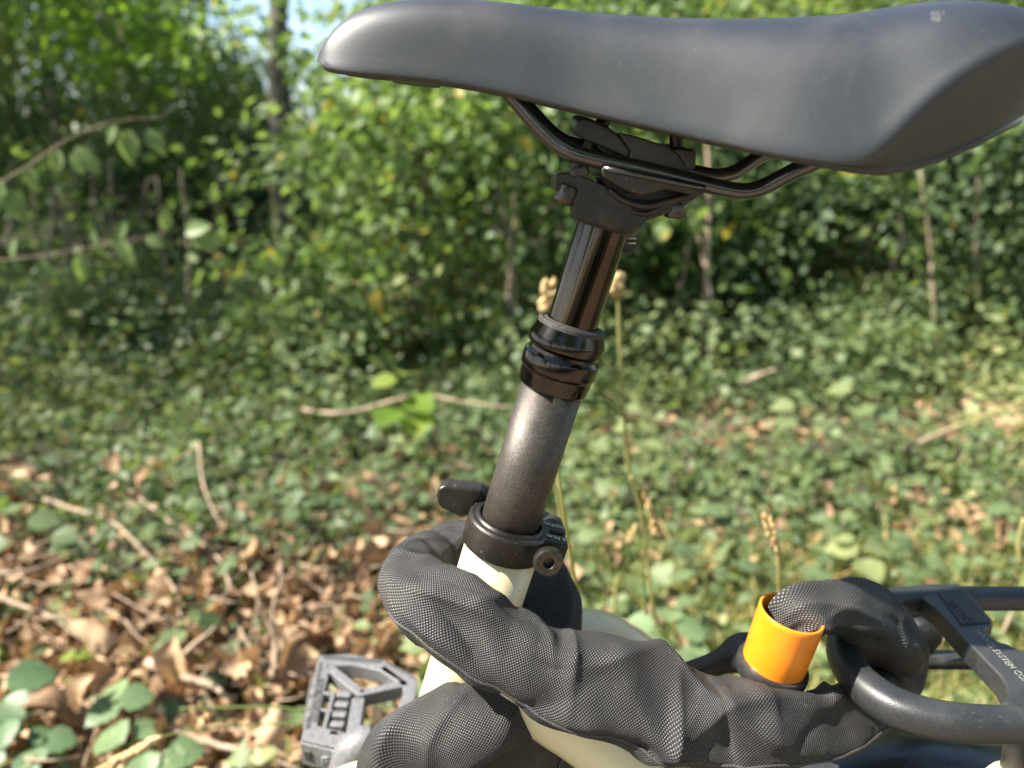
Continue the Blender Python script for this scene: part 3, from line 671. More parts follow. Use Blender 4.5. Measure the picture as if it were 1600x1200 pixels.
def bramble(label, foot, top, leaves, h0=.0, mat='leaf_bramble', stem='grass', cat='plant', name='bramble_plant'):
    """leaves: (px, py, height, direction angle deg, size, tint)"""
    b = G(foot[0], foot[1], H-h0); root = empty(name, b); tag(root, label, cat)
    tp = G(top[0], top[1], H-top[2])
    sweep('stem', [tuple(b), tuple(b.lerp(tp, .5)+Vector((.004, 0, 0))), tuple(tp)], [.0022, .0018, .0012], M[stem], root, 6, 4)
    for (px, py, h, a, s, t) in leaves:
        l = G(px, py, H-h); A = R(a)
        leaf_obj(root, tuple(l), (math.cos(A), math.sin(A), -.10), (0, -.35, 1), s, TB, mat, t)
        o = sweep('leaf_stalk', [tuple(tp), tuple(tp.lerp(l, .5)+Vector((0, 0, .003))), tuple(l)], .0009, M[stem], root, 5, 3)
    return root
bramble('pale three leaved bramble seedling standing above the litter', (205, 1150), (190, 1092, .10), [(186, 1090, .105, 140, .055, .75), (188, 1092, .105, 15, .050, .5), (184, 1096, .10, 235, .052, .55)])
bramble('pale bramble shoot at the bottom, behind the dry grass head', (230, 1215), (205, 1170, .08), [(190, 1160, .09, 150, .06, .8), (212, 1152, .085, 60, .05, .6), (222, 1180, .08, -60, .05, .7), (248, 1185, .08, -20, .05, .8), (262, 1180, .085, 20, .052, .7)])
bramble('dark round leaved bramble at the lower left edge', (20, 1120), (10, 1075, .10), [(12, 1065, .11, 30, .07, .25), (5, 1095, .1, -30, .055, .2), (30, 1100, .09, -80, .05, .15), (5, 1130, .09, -60, .05, .2)])
bramble('small leaved bramble low at the left bottom corner', (45, 1200), (50, 1165, .06), [(48, 1160, .07, 60, .045, .35), (70, 1158, .07, 10, .046, .3), (52, 1172, .065, -70, .05, .3), (30, 1150, .07, 160, .04, .3), (5, 1190, .07, 180, .05, .5)])
bramble('green herb with broad leaves at the left edge', (40, 905), (40, 830, .09), [(45, 815, .11, 20, .07, .4), (20, 800, .12, 120, .07, .5), (85, 835, .10, -10, .06, .35), (10, 850, .1, 200, .07, .3)], mat='leaf_ivy')
bramble('green leaves in the litter left of the pale stick', (290, 1000), (285, 975, .07), [(280, 985, .08, -100, .05, .45), (300, 970, .08, 60, .05, .4), (270, 1000, .07, 190, .045, .4)], mat='leaf_ivy')
bramble('bright green small sprout beside the large grey leaf', (120, 1040), (120, 1030, .06), [(118, 1030, .08, 80, .03, 1.), (125, 1022, .08, 20, .03, .9), (112, 1028, .08, 150, .03, .9)], mat='leaf_lime')
bramble('pale drooping weed left of the ferrule', (640, 690), (628, 598, .26), [(628, 585, .29, 80, .07, .9), (618, 592, .28, 200, .075, 1.), (640, 620, .22, -50, .11, .6), (618, 640, .20, -110, .10, .3), (650, 650, .17, -80, .11, .9)], mat='leaf_lime', name='weed')
bramble('sunlit weed with hanging leaves under the far right bushes', (1350, 700), (1352, 615, .24), [(1340, 628, .22, -110, .09, .5), (1355, 618, .25, 60, .07, .6), (1368, 640, .2, -70, .08, .4), (1330, 610, .26, 150, .07, .6)], mat='leaf_ivy', name='weed')
bramble('pale sunlit weed by the leaf litter, right of the grass stalk', (1000, 720), (995, 660, .2), [(1000, 665, .2, 20, .06, .8), (985, 668, .2, 160, .05, .7), (1010, 690, .16, -40, .055, .7), (1005, 650, .22, 70, .05, .7)], mat='leaf_ivy', name='weed')
bramble('pale arching weed low between the bushes on the right', (1245, 690), (1245, 640, .18), [(1240, 635, .2, 160, .07, .6), (1252, 632, .2, 20, .065, .6), (1235, 655, .18, 220, .06, .5)], mat='leaf_ivy', name='weed')
bramble('broad leaved weed behind the rack hook, catching the sun', (1345, 890), (1345, 862, .07), [(1340, 858, .09, 160, .07, .8), (1358, 858, .09, 20, .065, .7), (1345, 875, .08, -80, .07, .7), (1330, 848, .1, 120, .05, .6)], mat='leaf_ivy', name='weed')
bramble('soft green weed clump between the stay and the orange sleeve', (1040, 1010), (1040, 985, .1), [(1020, 980, .1, 160, .06, .8), (1045, 970, .11, 80, .06, 1.), (1060, 985, .1, 10, .06, .8), (1035, 1000, .09, 230, .06, .9), (1070, 1010, .08, -30, .05, .9), (1000, 1000, .08, 200, .05, .8)], mat='leaf_bramble', name='weed')

def hanging(label, pts, Y, leaves, r=.0018):
    wp = [P(px, py, y) for px, py, y in pts]; root = empty('hanging_branch', wp[0]); tag(root, label, 'branch')
    sweep('stem', [tuple(p) for p in wp], [r*(1-.6*i/(len(wp)-1)) for i in range(len(wp))], M['twig'], root, 7, 6)
    for (px, py, a, s, t) in leaves:
        l = P(px, py, Y); A = R(a)
        leaf_obj(root, tuple(l), (math.cos(A), -.15, math.sin(A)), (.5*math.sin(A*3+px), -1, .45+.4*math.cos(px)), s*.84, TN, 'leaf_pale', min(.85, t+.1))
hanging('arching branch at upper left with broad hanging leaves', [(-40, 310, 1.55), (50, 255, 1.6), (110, 215, 1.62), (180, 190, 1.65), (260, 182, 1.7)], 1.63, [(90, 235, -100, .065, .6), (115, 240, -75, .06, .75), (120, 232, -50, .085, .5), (200, 205, -90, .085, .5), (232, 205, -55, .07, .45), (45, 262, -80, .06, .4), (10, 300, -60, .09, .4), (0, 280, -110, .08, .45), (180, 198, -120, .05, .4)])
def spray(label, pts, n, s, mat, spread, r=.006):
    wp = [tuple(P(*p)) for p in pts]; root = empty('leafy_bough', wp[0]); tag(root, label, 'branch')
    sweep('stem', wp, [r*(1-.7*i/(len(wp)-1)) for i in range(len(wp))], M['twig'], root, 6, 5)
    a = catmull(wp, 10); cl = a[RNG.integers(0, len(a), n)]+RNG.normal(size=(n, 3))*np.array(spread)
    link('crown', crown_mesh('crown', cl, 8, s*.8, s, M[mat], SIMP), None, root, smooth=False)
spray('bright lime green bough in the sun at the upper left', [(60, -60, 4.2), (150, 10, 4.1), (190, 60, 4.0), (120, 90, 3.9)], 110, .05, 'leaf_lime', (.22, .15, .13))
spray('smaller lime green bough right of the brightest one, upper left', [(330, -50, 4.6), (270, 20, 4.5), (225, 60, 4.4)], 26, .055, 'leaf_lime', (.18, .15, .1))
spray('pale bough with sunlit leaves below the saddle nose', [(470, 240, 3.6), (540, 245, 3.5), (640, 250, 3.4)], 26, .048, 'leaf_pale', (.12, .15, .08))
spray('pale leafy bough left of the clamp, lit from the side', [(860, 130, 3.9), (760, 220, 3.8), (720, 320, 3.7)], 80, .046, 'leaf_pale', (.22, .2, .2))
spray('pale drooping bough left of the shiny stanchion', [(880, 300, 3.4), (830, 360, 3.4), (800, 430, 3.4)], 34, .046, 'leaf_pale', (.1, .15, .12))
spray('sunlit yellow green bough at the right edge under the saddle tail', [(1660, 260, 4.8), (1560, 320, 4.7), (1500, 370, 4.6)], 46, .06, 'leaf_lime', (.25, .2, .22))
spray('lit sprays of leaves between the two right saplings', [(1300, 330, 4.2), (1230, 370, 4.1), (1150, 400, 4.0)], 20, .055, 'leaf_pale', (.3, .15, .12))
hanging('lower branch at the left with small light green leaves', [(-30, 410, 1.75), (60, 400, 1.78), (150, 385, 1.8), (270, 362, 1.85)], 1.8, [(65, 405, -60, .06, .4), (125, 400, -90, .075, .6), (190, 375, -75, .09, .65), (185, 372, 60, .06, .4), (290, 362, 15, .085, .55), (300, 366, -25, .09, .6), (150, 385, 90, .05, .5), (230, 370, -30, .06, .5), (20, 402, 70, .06, .6), (260, 358, 80, .06, .6)])
hanging('pale leafy spray against the dark bush, left of the seatpost', [(520, 450, 2.3), (560, 440, 2.3), (620, 455, 2.3)], 2.3, [(545, 440, 165, .07, .9), (580, 460, -60, .08, .85), (610, 440, 20, .07, .8), (555, 455, -100, .07, .9), (600, 430, 100, .07, .7), (640, 450, -40, .06, .8)])
hanging('yellow leaved twig in the bush left of the seatpost', [(560, 440, 2.5), (600, 470, 2.5), (690, 420, 2.5)], 2.5, [(590, 450, -80, .06, .95), (680, 430, 60, .055, 1.), (612, 482, -60, .045, .85), (640, 395, 40, .045, .95), (700, 490, -110, .05, .7), (655, 425, -20, .05, .6)])

# --- grass
def grass_stalk(label, pts, r=.0013, head=None, hmat='straw', mat='grass', name='grass_stalk', tint=.4):
    """pts (px,py,Y). head: (from index fraction) spikelets along last part"""
    wp = [tuple(P(*p)) for p in pts]; root = empty(name, wp[0]); tag(root, label, 'grass')
    V, F = sweep_data(wp, [r*(1-.45*i/(len(wp)-1)) for i in range(len(wp))], 7, 6); me = mesh_of(V, F)
    a = me.attributes.new('tint', 'FLOAT', 'FACE'); a.data.foreach_set('value', [tint]*len(me.polygons)); link('stem', me, M[mat], root)
    if head:
        f0, n, wd, ln = head; c = catmull(wp, 30); i0 = int(len(c)*f0); parts = []; q = random.Random(n)
        tp = []; 
        for k in range(n):
            i = min(len(c)-2, int(i0+(len(c)-i0-1)*k/(n-1))); p = Vector(c[i]); t = (Vector(c[i+1])-Vector(c[i])).normalized()
            side = t.orthogonal().normalized(); side.rotate(Quaternion(t, q.uniform(0, 6.28)))
            e = p + side*wd*q.uniform(.4, 1)*(math.sin(math.pi*(.15+.85*(1-k/n)))*.7+.3) + t*ln*q.uniform(.6, 1.1)
            m = p.lerp(e, .5)+side*wd*.25
            parts.append(sweep_data([p, m, e], [wd*.10, wd*.36, wd*.05], 5, 3))
        V, F = merge(parts); me = mesh_of(V, F); a = me.attributes.new('tint', 'FLOAT', 'FACE')
        a.data.foreach_set('value', np.clip(RNG.normal(.5, .22, len(me.polygons)), 0, 1)); link('seed_head', me, M[hmat], root)
    return root
grass_stalk('tall grass stalk right of the seatpost with an orange tan seed head', [(985, 760, .95), (975, 640, .93), (968, 540, .92), (966, 480, .92), (962, 440, .92)], .0030, (.83, 60, .0130, .015), tint=.85)
grass_stalk('tan seed head showing just left of the shiny stanchion', [(880, 620, .93), (862, 520, .92), (853, 480, .92), (858, 448, .92)], .0022, (.55, 44, .0125, .013))
grass_stalk('grass stalk with a nodding spike behind the seatpost collar', [(1022, 960, .80), (1010, 860, .79), (1000, 790, .78), (985, 745, .78), (1005, 765, .78), (1018, 800, .78), (1026, 830, .78)], .0022, (.66, 40, .0075, .013), tint=.8)
grass_stalk('thin arching grass stem reaching from the tube to the nodding spike', [(886, 690, .8), (930, 712, .8), (975, 740, .8), (1000, 780, .8)], .0013)
grass_stalk('pale upright spike of grass just above the orange sleeve', [(1217, 960, .62), (1217, 900, .61), (1214, 860, .61), (1206, 835, .61), (1200, 815, .61)], .0018, (.45, 34, .0052, .010), tint=.9)
grass_stalk('bright green grass blade beside the seatpost, longest one', [(905, 945, .55), (890, 860, .54), (878, 780, .53), (868, 720, .53), (862, 690, .53)], .0021, tint=.95)
grass_stalk('short green grass blade right of the dropper tube', [(880, 830, .6), (870, 770, .6), (862, 735, .6)], .0020, tint=.7)
grass_stalk('curved green blade touching the tall stalk', [(905, 628, .93), (940, 628, .93), (965, 645, .93), (985, 662, .93)], .0025, tint=.3)
grass_stalk('green grass stem rising from the weeds behind the chain lock', [(1010, 960, .75), (1005, 900, .75), (1012, 830, .75), (1018, 790, .75)], .0018, tint=.5)
grass_stalk('horizontal stalk with a feathery straw head at the bottom left', [(480, 1132, .62), (420, 1131, .62), (340, 1136, .615), (290, 1142, .61), (245, 1155, .605), (205, 1178, .60), (150, 1210, .59)], .0011, (.62, 110, .0055, .017))
grass_stalk('bright green horizontal grass blade left of the pedal', [(478, 1112, .68), (430, 1105, .68), (360, 1105, .68), (280, 1107, .68)], .0017, tint=.6)
grass_stalk('tiny stem with a pale bud above the feathery stalk', [(370, 1133, .615), (340, 1128, .615), (322, 1118, .615)], .0005, (.8, 10, .004, .004))
grass_stalk('green blade at the right edge of the picture', [(1595, 880, .75), (1592, 850, .75), (1600, 810, .75)], .004, tint=.9)
grass_stalk('pale stalk leaning over the weeds at the right', [(1420, 700, 2.1), (1480, 672, 2.0), (1560, 640, 1.9), (1610, 620, 1.85)], .006, tint=.9)
grass_stalk('dry stem standing in the weeds right of the collar', [(960, 960, .9), (962, 920, .9), (966, 900, .9)], .003, tint=.9)
grass_stalk('second dry stem beside the nodding spike, a little shorter', [(985, 880, .85), (982, 850, .85), (990, 825, .85)], .003, (.5, 10, .006, .01))
def grass_mass():
    tv = np.array([(-.03, 0, 0), (.03, 0, 0), (.022, .55, .08), (-.022, .55, .08), (0, 1, .28)], float); tf = [(0, 1, 2, 3), (3, 2, 4)]
    for nm, lb, (xs, ys), mat, sz, b in (
      ('sunny_grass', 'short yellow green grass and weeds in the sun below the rack', scatter(30000, .12, 1.5, .85, 1.6, lambda x, y: .9*(1.6-y)/.6+.1), 'grass', .06, .2),
      ('floor_grass', 'thin grass mixed into the ground cover', scatter(26000, -3.4, 3.4, .8, 4.5, lambda x, y: green_w(x, y)*.8), 'grass', .085, -.15),
      ('straw_grass', 'dry straw among the sunny weeds', scatter(2600, -.1, 1.6, .7, 1.6, lambda x, y: .8), 'straw', .08, 0.)):
        n = len(xs); z = np.array([gz(x, y) for x, y in zip(xs, ys)])
        fwd = RNG.normal(size=(n, 3))*.5+np.array([0, 0, .9]); fwd[:, 2] = np.abs(fwd[:, 2])*.8
        if nm == 'straw_grass': fwd[:, 2] *= .3
        me = leaf_mesh(nm, (tv, tf), np.stack([xs, ys, z+.005], 1), fwd, RNG.normal(size=(n, 3)), sz*RNG.uniform(.5, 1.4, n), np.clip(RNG.normal(.5+b, .25, n), 0, 1), M[mat])
        tag(link(nm, me, smooth=False), lb, kind='stuff')
grass_mass()
# ================================================================== THE BICYCLE
YB = 0.35
A0 = P(945, 345, YB); A1 = P(720, 1060, YB)
AX = (A0-A1).normalized()                       # seat tube / post axis, upwards
def ax_t(py):                                   # distance along the axis (from A1) seen at picture row py
    lo, hi = -0.2, 0.5
    for _ in range(50):
        m = (lo+hi)/2; p = A1+AX*m; v = ((p.z-H)*cp + p.y*sp_)/zc(p); y = 600-FOC*v
        if y > py: lo = m
        else: hi = m
    return m
bike = empty('bicycle', (0.1, YB, 0)); tag(bike, 'cream framed bicycle with dark saddle, black dropper seatpost and rear rack', 'bicycle')
# ---- seatpost
post = sweep('seatpost', [A1+AX*ax_t(900), A1+AX*ax_t(592)], 0.0155, M['post'], bike, 64, 1)
T = ax_t
st = lathe('stanchion', A1, AX, [(T(560), .0122), (T(330), .0122)], M['stanchion'], post, 96)
def prof(rows): return [(T(py), r) for py, r in rows]
lathe('ferrule', A1, AX, prof([(606, .0150), (604.5, .0168), (603, .0174), (601, .01755), (581, .01800), (579.5, .0183), (577, .0188), (575, .01895), (558, .01900), (556, .0188), (552.5, .0177), (550.5, .01725), (546.5, .01720), (544.5, .0176), (541, .01880), (539, .01895), (529, .01885), (527, .0186), (517, .01745), (513, .0170), (511, .0168)]), M['ferrule'], post, 96, auto=22)
lathe('wiper_seal', A1, AX, prof([(512, .0169), (507, .0167), (505, .0160), (504.5, .0150), (505.5, .0146), (505.5, .0140), (504, .0134), (503, .0128), (506, .01215)]), M['rubber'], post, 96, auto=30)
# knurl on the ferrule's right side
kn = []
for k in range(5):
    for a in range(-14, 15):
        pass
# height scale behind the stanchion
bx = A1 + AX*T(368) + Vector((.0155, .004, 0))
sc_o = prism('setback_tab', [bx+Vector((-.004, 0, .006)), bx+Vector((.0035, 0, .006)), bx+Vector((.0028, 0, -.002)), bx+Vector((.0015, 0, -.0075)), bx+Vector((-.001, 0, -.010)), bx+Vector((-.004, 0, -.008))], (0, .004, 0), M['head'], post, .0005)
V, F = merge([box_data(bx+Vector((-.0002, -.0002, .0005-.0022*k)), (.0022, 0, 0), (0, .0004, 0), (0, 0, .0004)) for k in range(3)])
link('tab_marks', mesh_of(V, F), M['ink'], post)
# ---- seat post head
def px_poly(pts, Y): return [P(x, y, Y) for x, y in pts]
YN = YB - .016
headA = px_poly([(868, 272), (880, 269), (908, 274), (925, 281), (945, 289), (962, 303), (985, 311), (1020, 313), (1060, 309), (1100, 300), (1090, 308), (1064, 326), (1040, 335), (1012, 345), (1002, 354), (985, 360), (960, 359), (925, 350), (900, 340), (897, 322), (880, 306), (866, 296)], YN)
head = prism('post_head', headA, (0, .032, 0), M['head'], bike, .0032, 4)
lathe('head_socket', A1, AX, prof([(356, .0146), (352, .0160), (344, .0168), (332, .0170), (318, .0160)]), M['head'], head, 64)
# raised curved ribs on the head's side
sweep('head_rib', px_poly([(952, 296), (975, 313), (1010, 322), (1050, 313), (1088, 302)], YN-.0008), [.0012, .0016, .0018, .0016, .001], M['head'], head, 8, 6)
sweep('head_rib', px_poly([(985, 330), (1010, 334), (1040, 322), (1072, 308)], YN-.0004), [.0008, .0013, .0013, .0008], M['head'], head, 8, 6)
# lower cradle plate, wraps under both rails
cradle = prism('lower_cradle', px_poly([(941, 261), (948, 260), (1098, 291), (1104, 295), (1102, 303), (1090, 306), (1040, 296), (1000, 306), (975, 296), (944, 278), (940, 270)], YB-.0265), (0, .053, 0), M['head'], head, .0016)
sweep('cradle_lip', px_poly([(943, 263), (1020, 278), (1102, 295)], YB-.0268), .0012, M['rail'], cradle, 8, 2)
# upper clamp plate and yokes
upc = prism('upper_clamp', px_poly([(966, 206), (1000, 214), (1044, 228), (1060, 240), (1073, 258), (1074, 268), (1066, 271), (988, 254), (984, 248), (986, 238)], YB-.021), (0, .042, 0), M['head'], head, .0018)
prism('clamp_tongue', px_poly([(944, 197), (958, 203), (988, 238), (986, 251), (960, 240), (940, 226)], YB-.014), (0, .028, 0), M['head'], upc, .002)
prism('front_yoke', px_poly([(902, 188), (910, 183), (924, 186), (950, 197), (970, 214), (986, 236), (984, 250), (962, 240), (930, 226), (905, 216), (898, 204)], YB-.019), (0, .038, .003), M['head'], upc, .0030, 4)
prism('rear_yoke', px_poly([(1050, 232), (1062, 230), (1084, 234), (1089, 240), (1087, 262), (1078, 268), (1060, 262), (1048, 250)], YB-.0125), (0, .025, .002), M['bolt'], upc, .0022, 4)
prism('head_recess', px_poly([(936, 276), (1098, 300), (1085, 308), (1050, 314), (1012, 318), (980, 314), (950, 300)], YB-.0125), (0, .025, 0), M['head'], head, .001)
def threaded(name, p, q, r, parent, seg=20):
    p = Vector(p); q = Vector(q); L = (q-p).length; n = int(L/.001); pr = [(0, 0)]
    for k in range(n): pr += [(L*k/n, r*.86), (L*(k+.5)/n, r)]
    pr += [(L, r*.86), (L, 0)]
    return lathe(name, p, q-p, pr, M['bolt'], parent, seg)
threaded('front_bolt', P(886, 300, YB-.006), P(947, 181, YB-.004), .0034, head)
threaded('rear_bolt', P(1056, 330, YB-.004), P(1057, 196, YB-.004), .0034, head)
def bolt_head(p, axis, r, l, parent):
    ax = Vector(axis).normalized(); p = Vector(p); k = []
    o = lathe('bolt_head', p, ax, [(0, 0), (0, r*.9), (l*.1, r), (l*.9, r), (l, r*.92), (l, r*.5), (l*.55, r*.45), (l*.55, 0)], M['bolt'], parent, 24); return o
bolt_head(P(890, 290, YB-.014), P(879, 318, YB-.014)-P(890, 290, YB-.014), .0046, .0080, head)
bolt_head(P(1058, 316, YB-.012), P(1053, 342, YB-.012)-P(1058, 316, YB-.012), .0046, .0070, head)
box('flat_washer', P(903, 268, YB-.010), (.004, 0, .0012), (0, .006, 0), (-.0008, 0, .002), M['bolt'], head, .0006)

# ---- saddle
TOP = [(496, 92), (500, 78), (508, 62), (522, 42), (540, 28), (575, 12), (620, 4), (680, 0), (720, 0), (780, 6), (840, 14), (900, 22), (960, 28), (1020, 32), (1100, 34), (1180, 35), (1250, 33), (1320, 29), (1380, 23), (1420, 15), (1460, 8), (1500, 3), (1545, 3), (1580, 12), (1600, 22), (1660, 55), (1720, 110)]
BOT = [(496, 96), (505, 104), (520, 108), (560, 113), (620, 117), (680, 123), (740, 133), (800, 145), (860, 160), (920, 174), (1000, 193), (1080, 211), (1160, 229), (1240, 246), (1300, 258), (1345, 265), (1372, 269), (1400, 268), (1450, 255), (1500, 238), (1560, 208), (1600, 186), (1660, 160), (1720, 130)]
CRE = [(1300, 258), (1345, 264), (1365, 256), (1385, 238), (1410, 208), (1440, 175), (1480, 143), (1530, 105), (1580, 78), (1620, 62), (1720, 60)]
def zfrom(x, Y, line):
    xs = [p[0] for p in line]; ys = [p[1] for p in line]; z = H+.03
    for _ in range(40):
        q = Vector((x, Y, z)); px = 800+FOC*x/zc(q); py = float(np.interp(px, xs, ys)); z = P(px, py, Y).z
    return z
LEAN = .065          # the bicycle leans a little towards the viewer on its stand
def build_saddle():
    NOSE = P(497, 92, YB).x
    st = [0, .0008, .003, .007, .013, .022, .035, .05, .07, .09, .11, .13, .15, .17, .19, .205, .216, .226, .238, .25, .262, .275, .287, .296, .302]
    Wt = [(0, .002), (.0008, .007), (.003, .0115), (.007, .0155), (.013, .0180), (.022, .0200), (.035, .0215), (.07, .0240), (.11, .029), (.15, .041), (.17, .050), (.19, .060), (.205, .066), (.216, .069), (.238, .0725), (.262, .0725), (.275, .069), (.287, .060), (.296, .048), (.302, .034)]
    rows = []
    for s in st:
        x = NOSE+s; W = float(np.interp(s, [a for a, _ in Wt], [b for _, b in Wt]))
        ws = W*float(np.interp(s, [0, .03, .12, .2, .285], [.62, .66, .62, .66, .7]))        # shoulder half width
        zt = zfrom(x, YB-ws*.9, TOP); zb = zfrom(x, YB-W, BOT)
        tuck = float(np.interp(s, [0, .19, .215, .24, .302], [0, 0, .003, .014, .022]))
        if tuck > 0:
            zcr = zfrom(x, YB-W, CRE); zb = zfrom(x, YB-(W-tuck), BOT)
        else: zcr = zb
        zb = min(zb, zt-.0005); zcr = min(max(zcr, zb), zt-.0005)
        hgt = zt-zcr
        crown = zt + .002*min(1, s/.02)
        # half section from the centre to the edge (camera side is -y)
        r_ = [(0.0, crown-.0015*min(1, s/.05)), (ws*.5, crown-.0002), (ws*.92, zt-.0012*min(1, s/.02)), (ws+(W-ws)*.38, zt-hgt*.20), (ws+(W-ws)*.66, zt-hgt*.47), (ws+(W-ws)*.86, zt-hgt*.76),
              (W, zcr+hgt*.06), (W-tuck*.35, zcr-(zcr-zb)*.35-.0001), (W-tuck*.8, zb+(zcr-zb)*.2), (max(.0008, W-tuck-.0004), zb), (max(.0006, W-tuck-.003), zb+.0006), (max(.0004, W-tuck-.006), zb+min(.014, .3*hgt))]
        rows.append((x, r_))
    V = []; F = []; K = len(rows[0][1])
    full = 2*K-1
    for x, r_ in rows:
        sec = [(-y, z) for y, z in r_[::-1]] + [(y, z) for y, z in r_[1:]]
        for y, z in sec: V.append((x, YB+y, z+LEAN*(y+r_[6][0])))
    for i in range(len(rows)-1):
        for k in range(full-1): F.append((i*full+k, i*full+k+1, (i+1)*full+k+1, (i+1)*full+k))
    F.append(tuple(range(full))); n0 = (len(rows)-1)*full; F.append(tuple(n0+k for k in range(full))[::-1])
    # underside closes the hull
    for i in range(len(rows)-1): F.append((i*full+full-1, i*full, (i+1)*full, (i+1)*full+full-1))
    me = mesh_of(V, F); fixn(me); o = link('saddle', me, M['saddle'], bike)
    bm = bmesh.new(); bm.from_mesh(me); bm.verts.ensure_lookup_table(); cl = bm.edges.layers.float.new('crease_edge')
    for e in bm.edges:
        a, b = sorted((e.verts[0].index % full, e.verts[1].index % full))
        if a == b and a in (2, full-3): e[cl] = .65
        if a == b and a in (5, full-6) and min(v.co.x for v in e.verts) > rows[0][0]+.195: e[cl] = .12
    bm.to_mesh(me); bm.free()
    subsurf(o, 3)
    # plastic shell under the cover: follows the lower edge, set a little inside and below
    V = []; F = []; m = 0
    for x, r_ in rows[2:-1]:
        y0, z0 = r_[9]; y1 = max(.001, y0-.0006)
        sec = [(-y1, z0+.0035), (-y1-.0012, z0+.0008), (-y1-.0008, z0-.0012), (-y1+.0012, z0-.0024), (-y1*.85, z0+.001), (-y1*.6, z0+.008), (0, z0+.012), (y1*.6, z0+.008), (y1*.85, z0+.001), (y1-.0012, z0-.0024), (y1+.0008, z0-.0012), (y1+.0012, z0+.0008), (y1, z0+.0035)]
        for y, z in sec: V.append((x, YB+y, z+LEAN*(y+y0)))
        m += 1
    k_ = 13
    for i in range(m-1):
        for k in range(k_-1): F.append((i*k_+k, i*k_+k+1, (i+1)*k_+k+1, (i+1)*k_+k))
    F.append(tuple(range(k_))); F.append(tuple((m-1)*k_+k for k in range(k_))[::-1])
    me = mesh_of(V, F); fixn(me); sh = link('saddle_shell', me, M['saddle_shell'], o); subsurf(sh, 2)
    prism('nose_tab', px_poly([(600, 117), (665, 122), (682, 125), (676, 129), (640, 126), (600, 120)], YB-.014), (0, .028, 0), M['saddle_shell'], o, .0008)
    return o, rows
saddle, SROWS = build_saddle()
def saddle_print():
    dg = bpy.context.evaluated_depsgraph_get(); dg.update(); ev = saddle.evaluated_get(dg); parts = []
    for px, hh_ in ((1456, 9), (1460, 10), (1464, 10), (1468, 10), (1474, 4)):
        for k in range(hh_):
            d = ray(px, 18+k*1.7).normalized(); ok, hit, nrm, _ = ev.ray_cast(Vector((0, 0, H)), d)
            if ok:
                ex = nrm.cross(Vector((0, 0, 1))).normalized(); ey = nrm.cross(ex).normalized()
                parts.append(box_data(hit, ex*.00028, ey*.0003, nrm*.00006))
    if parts: V, F = merge(parts); link('small_print', mesh_of(V, F), M['faded'], saddle, smooth=False)
saddle_print()
def rail(sgn):
    Y = YB - .0215*sgn
    near = [(770, 118), (800, 148), (832, 186), (862, 217), (888, 236), (920, 247), (1000, 264), (1080, 283), (1135, 296), (1165, 299), (1195, 291), (1235, 268), (1285, 243), (1330, 215)]
    pts = [P(a, b, YB-.0215) for a, b in near]
    out = []
    for i, p in enumerate(pts):
        f = (1-i/4)*.35 if i < 4 else 0
        g = ((i-10)/3)*-.5 if i > 10 else 0
        yy = (.0215*(1-f-g))*-sgn
        out.append((p.x, YB+yy, p.z + (.0055 if sgn < 0 else 0)))     # far rail a little higher: the lean
    return sweep('saddle_rail', out, .0036, M['rail'], saddle, 20, 10)
rail(1); rail(-1)

# ---- seat collar with quick release
def ring_data(t0, t1, r0, r1, ch=.0006):
    return lathe_data(A1, AX, [(t0+ch, r1), (t0, r1-ch), (t0, r0), (t1, r0), (t1, r1-ch*2), (t1-ch*2, r1)], 96, True)
tc0, tc1 = T(888)+.0140, T(846)+.0128
tube = None
frame = sweep('frame', [P(648, 1290, YB), P(684, 1176, YB), P(720, 1060, YB), tuple(A1+AX*(tc0+.004))], .0198, M['cream'], bike, 64, 1)
V, F = ring_data(tc0, tc1, .0166, .0222); me = mesh_of(V, F); fixn(me); collar = link('seat_collar', me, M['collar'], bike); bevel(collar, .0008, 3, 35)
lathe('tube_rim', A1, AX, [(tc1-.002, .0165), (tc1+.0012, .0165), (tc1+.0016, .0170), (tc1+.0014, .0186), (tc1-.001, .0190)], M['collar'], collar, 80)
# clamp ears at the back right; e: rearwards in the tube's normal plane
E = Vector((AX.z, 0, -AX.x)).normalized(); YV = Vector((0, 1, 0))
cm_ = A1+AX*((tc0+tc1)/2); hh = (tc1-tc0)/2
ear = []
V, F = box_data(cm_+E*.0245+YV*-.0066, E*.0068, YV*.0052, AX*(hh-.0003)); me = mesh_of(V, F); fixn(me); o = link('clamp_ear', me, M['collar'], collar); bevel(o, .0014, 3)
V, F = box_data(cm_+E*.0245+YV*.0066, E*.0066, YV*.0050, AX*(hh-.0003)); me = mesh_of(V, F); fixn(me); o = link('clamp_ear', me, M['collar'], collar); bevel(o, .0014, 3)
link('cam_barrel', mesh_of(*lathe_data(cm_+E*.0255+YV*.0125, YV, [(0, 0), (0, .0062), (.001, .0070), (.009, .0070), (.010, .0062), (.010, 0)], 32)), M['black_plastic'], collar)
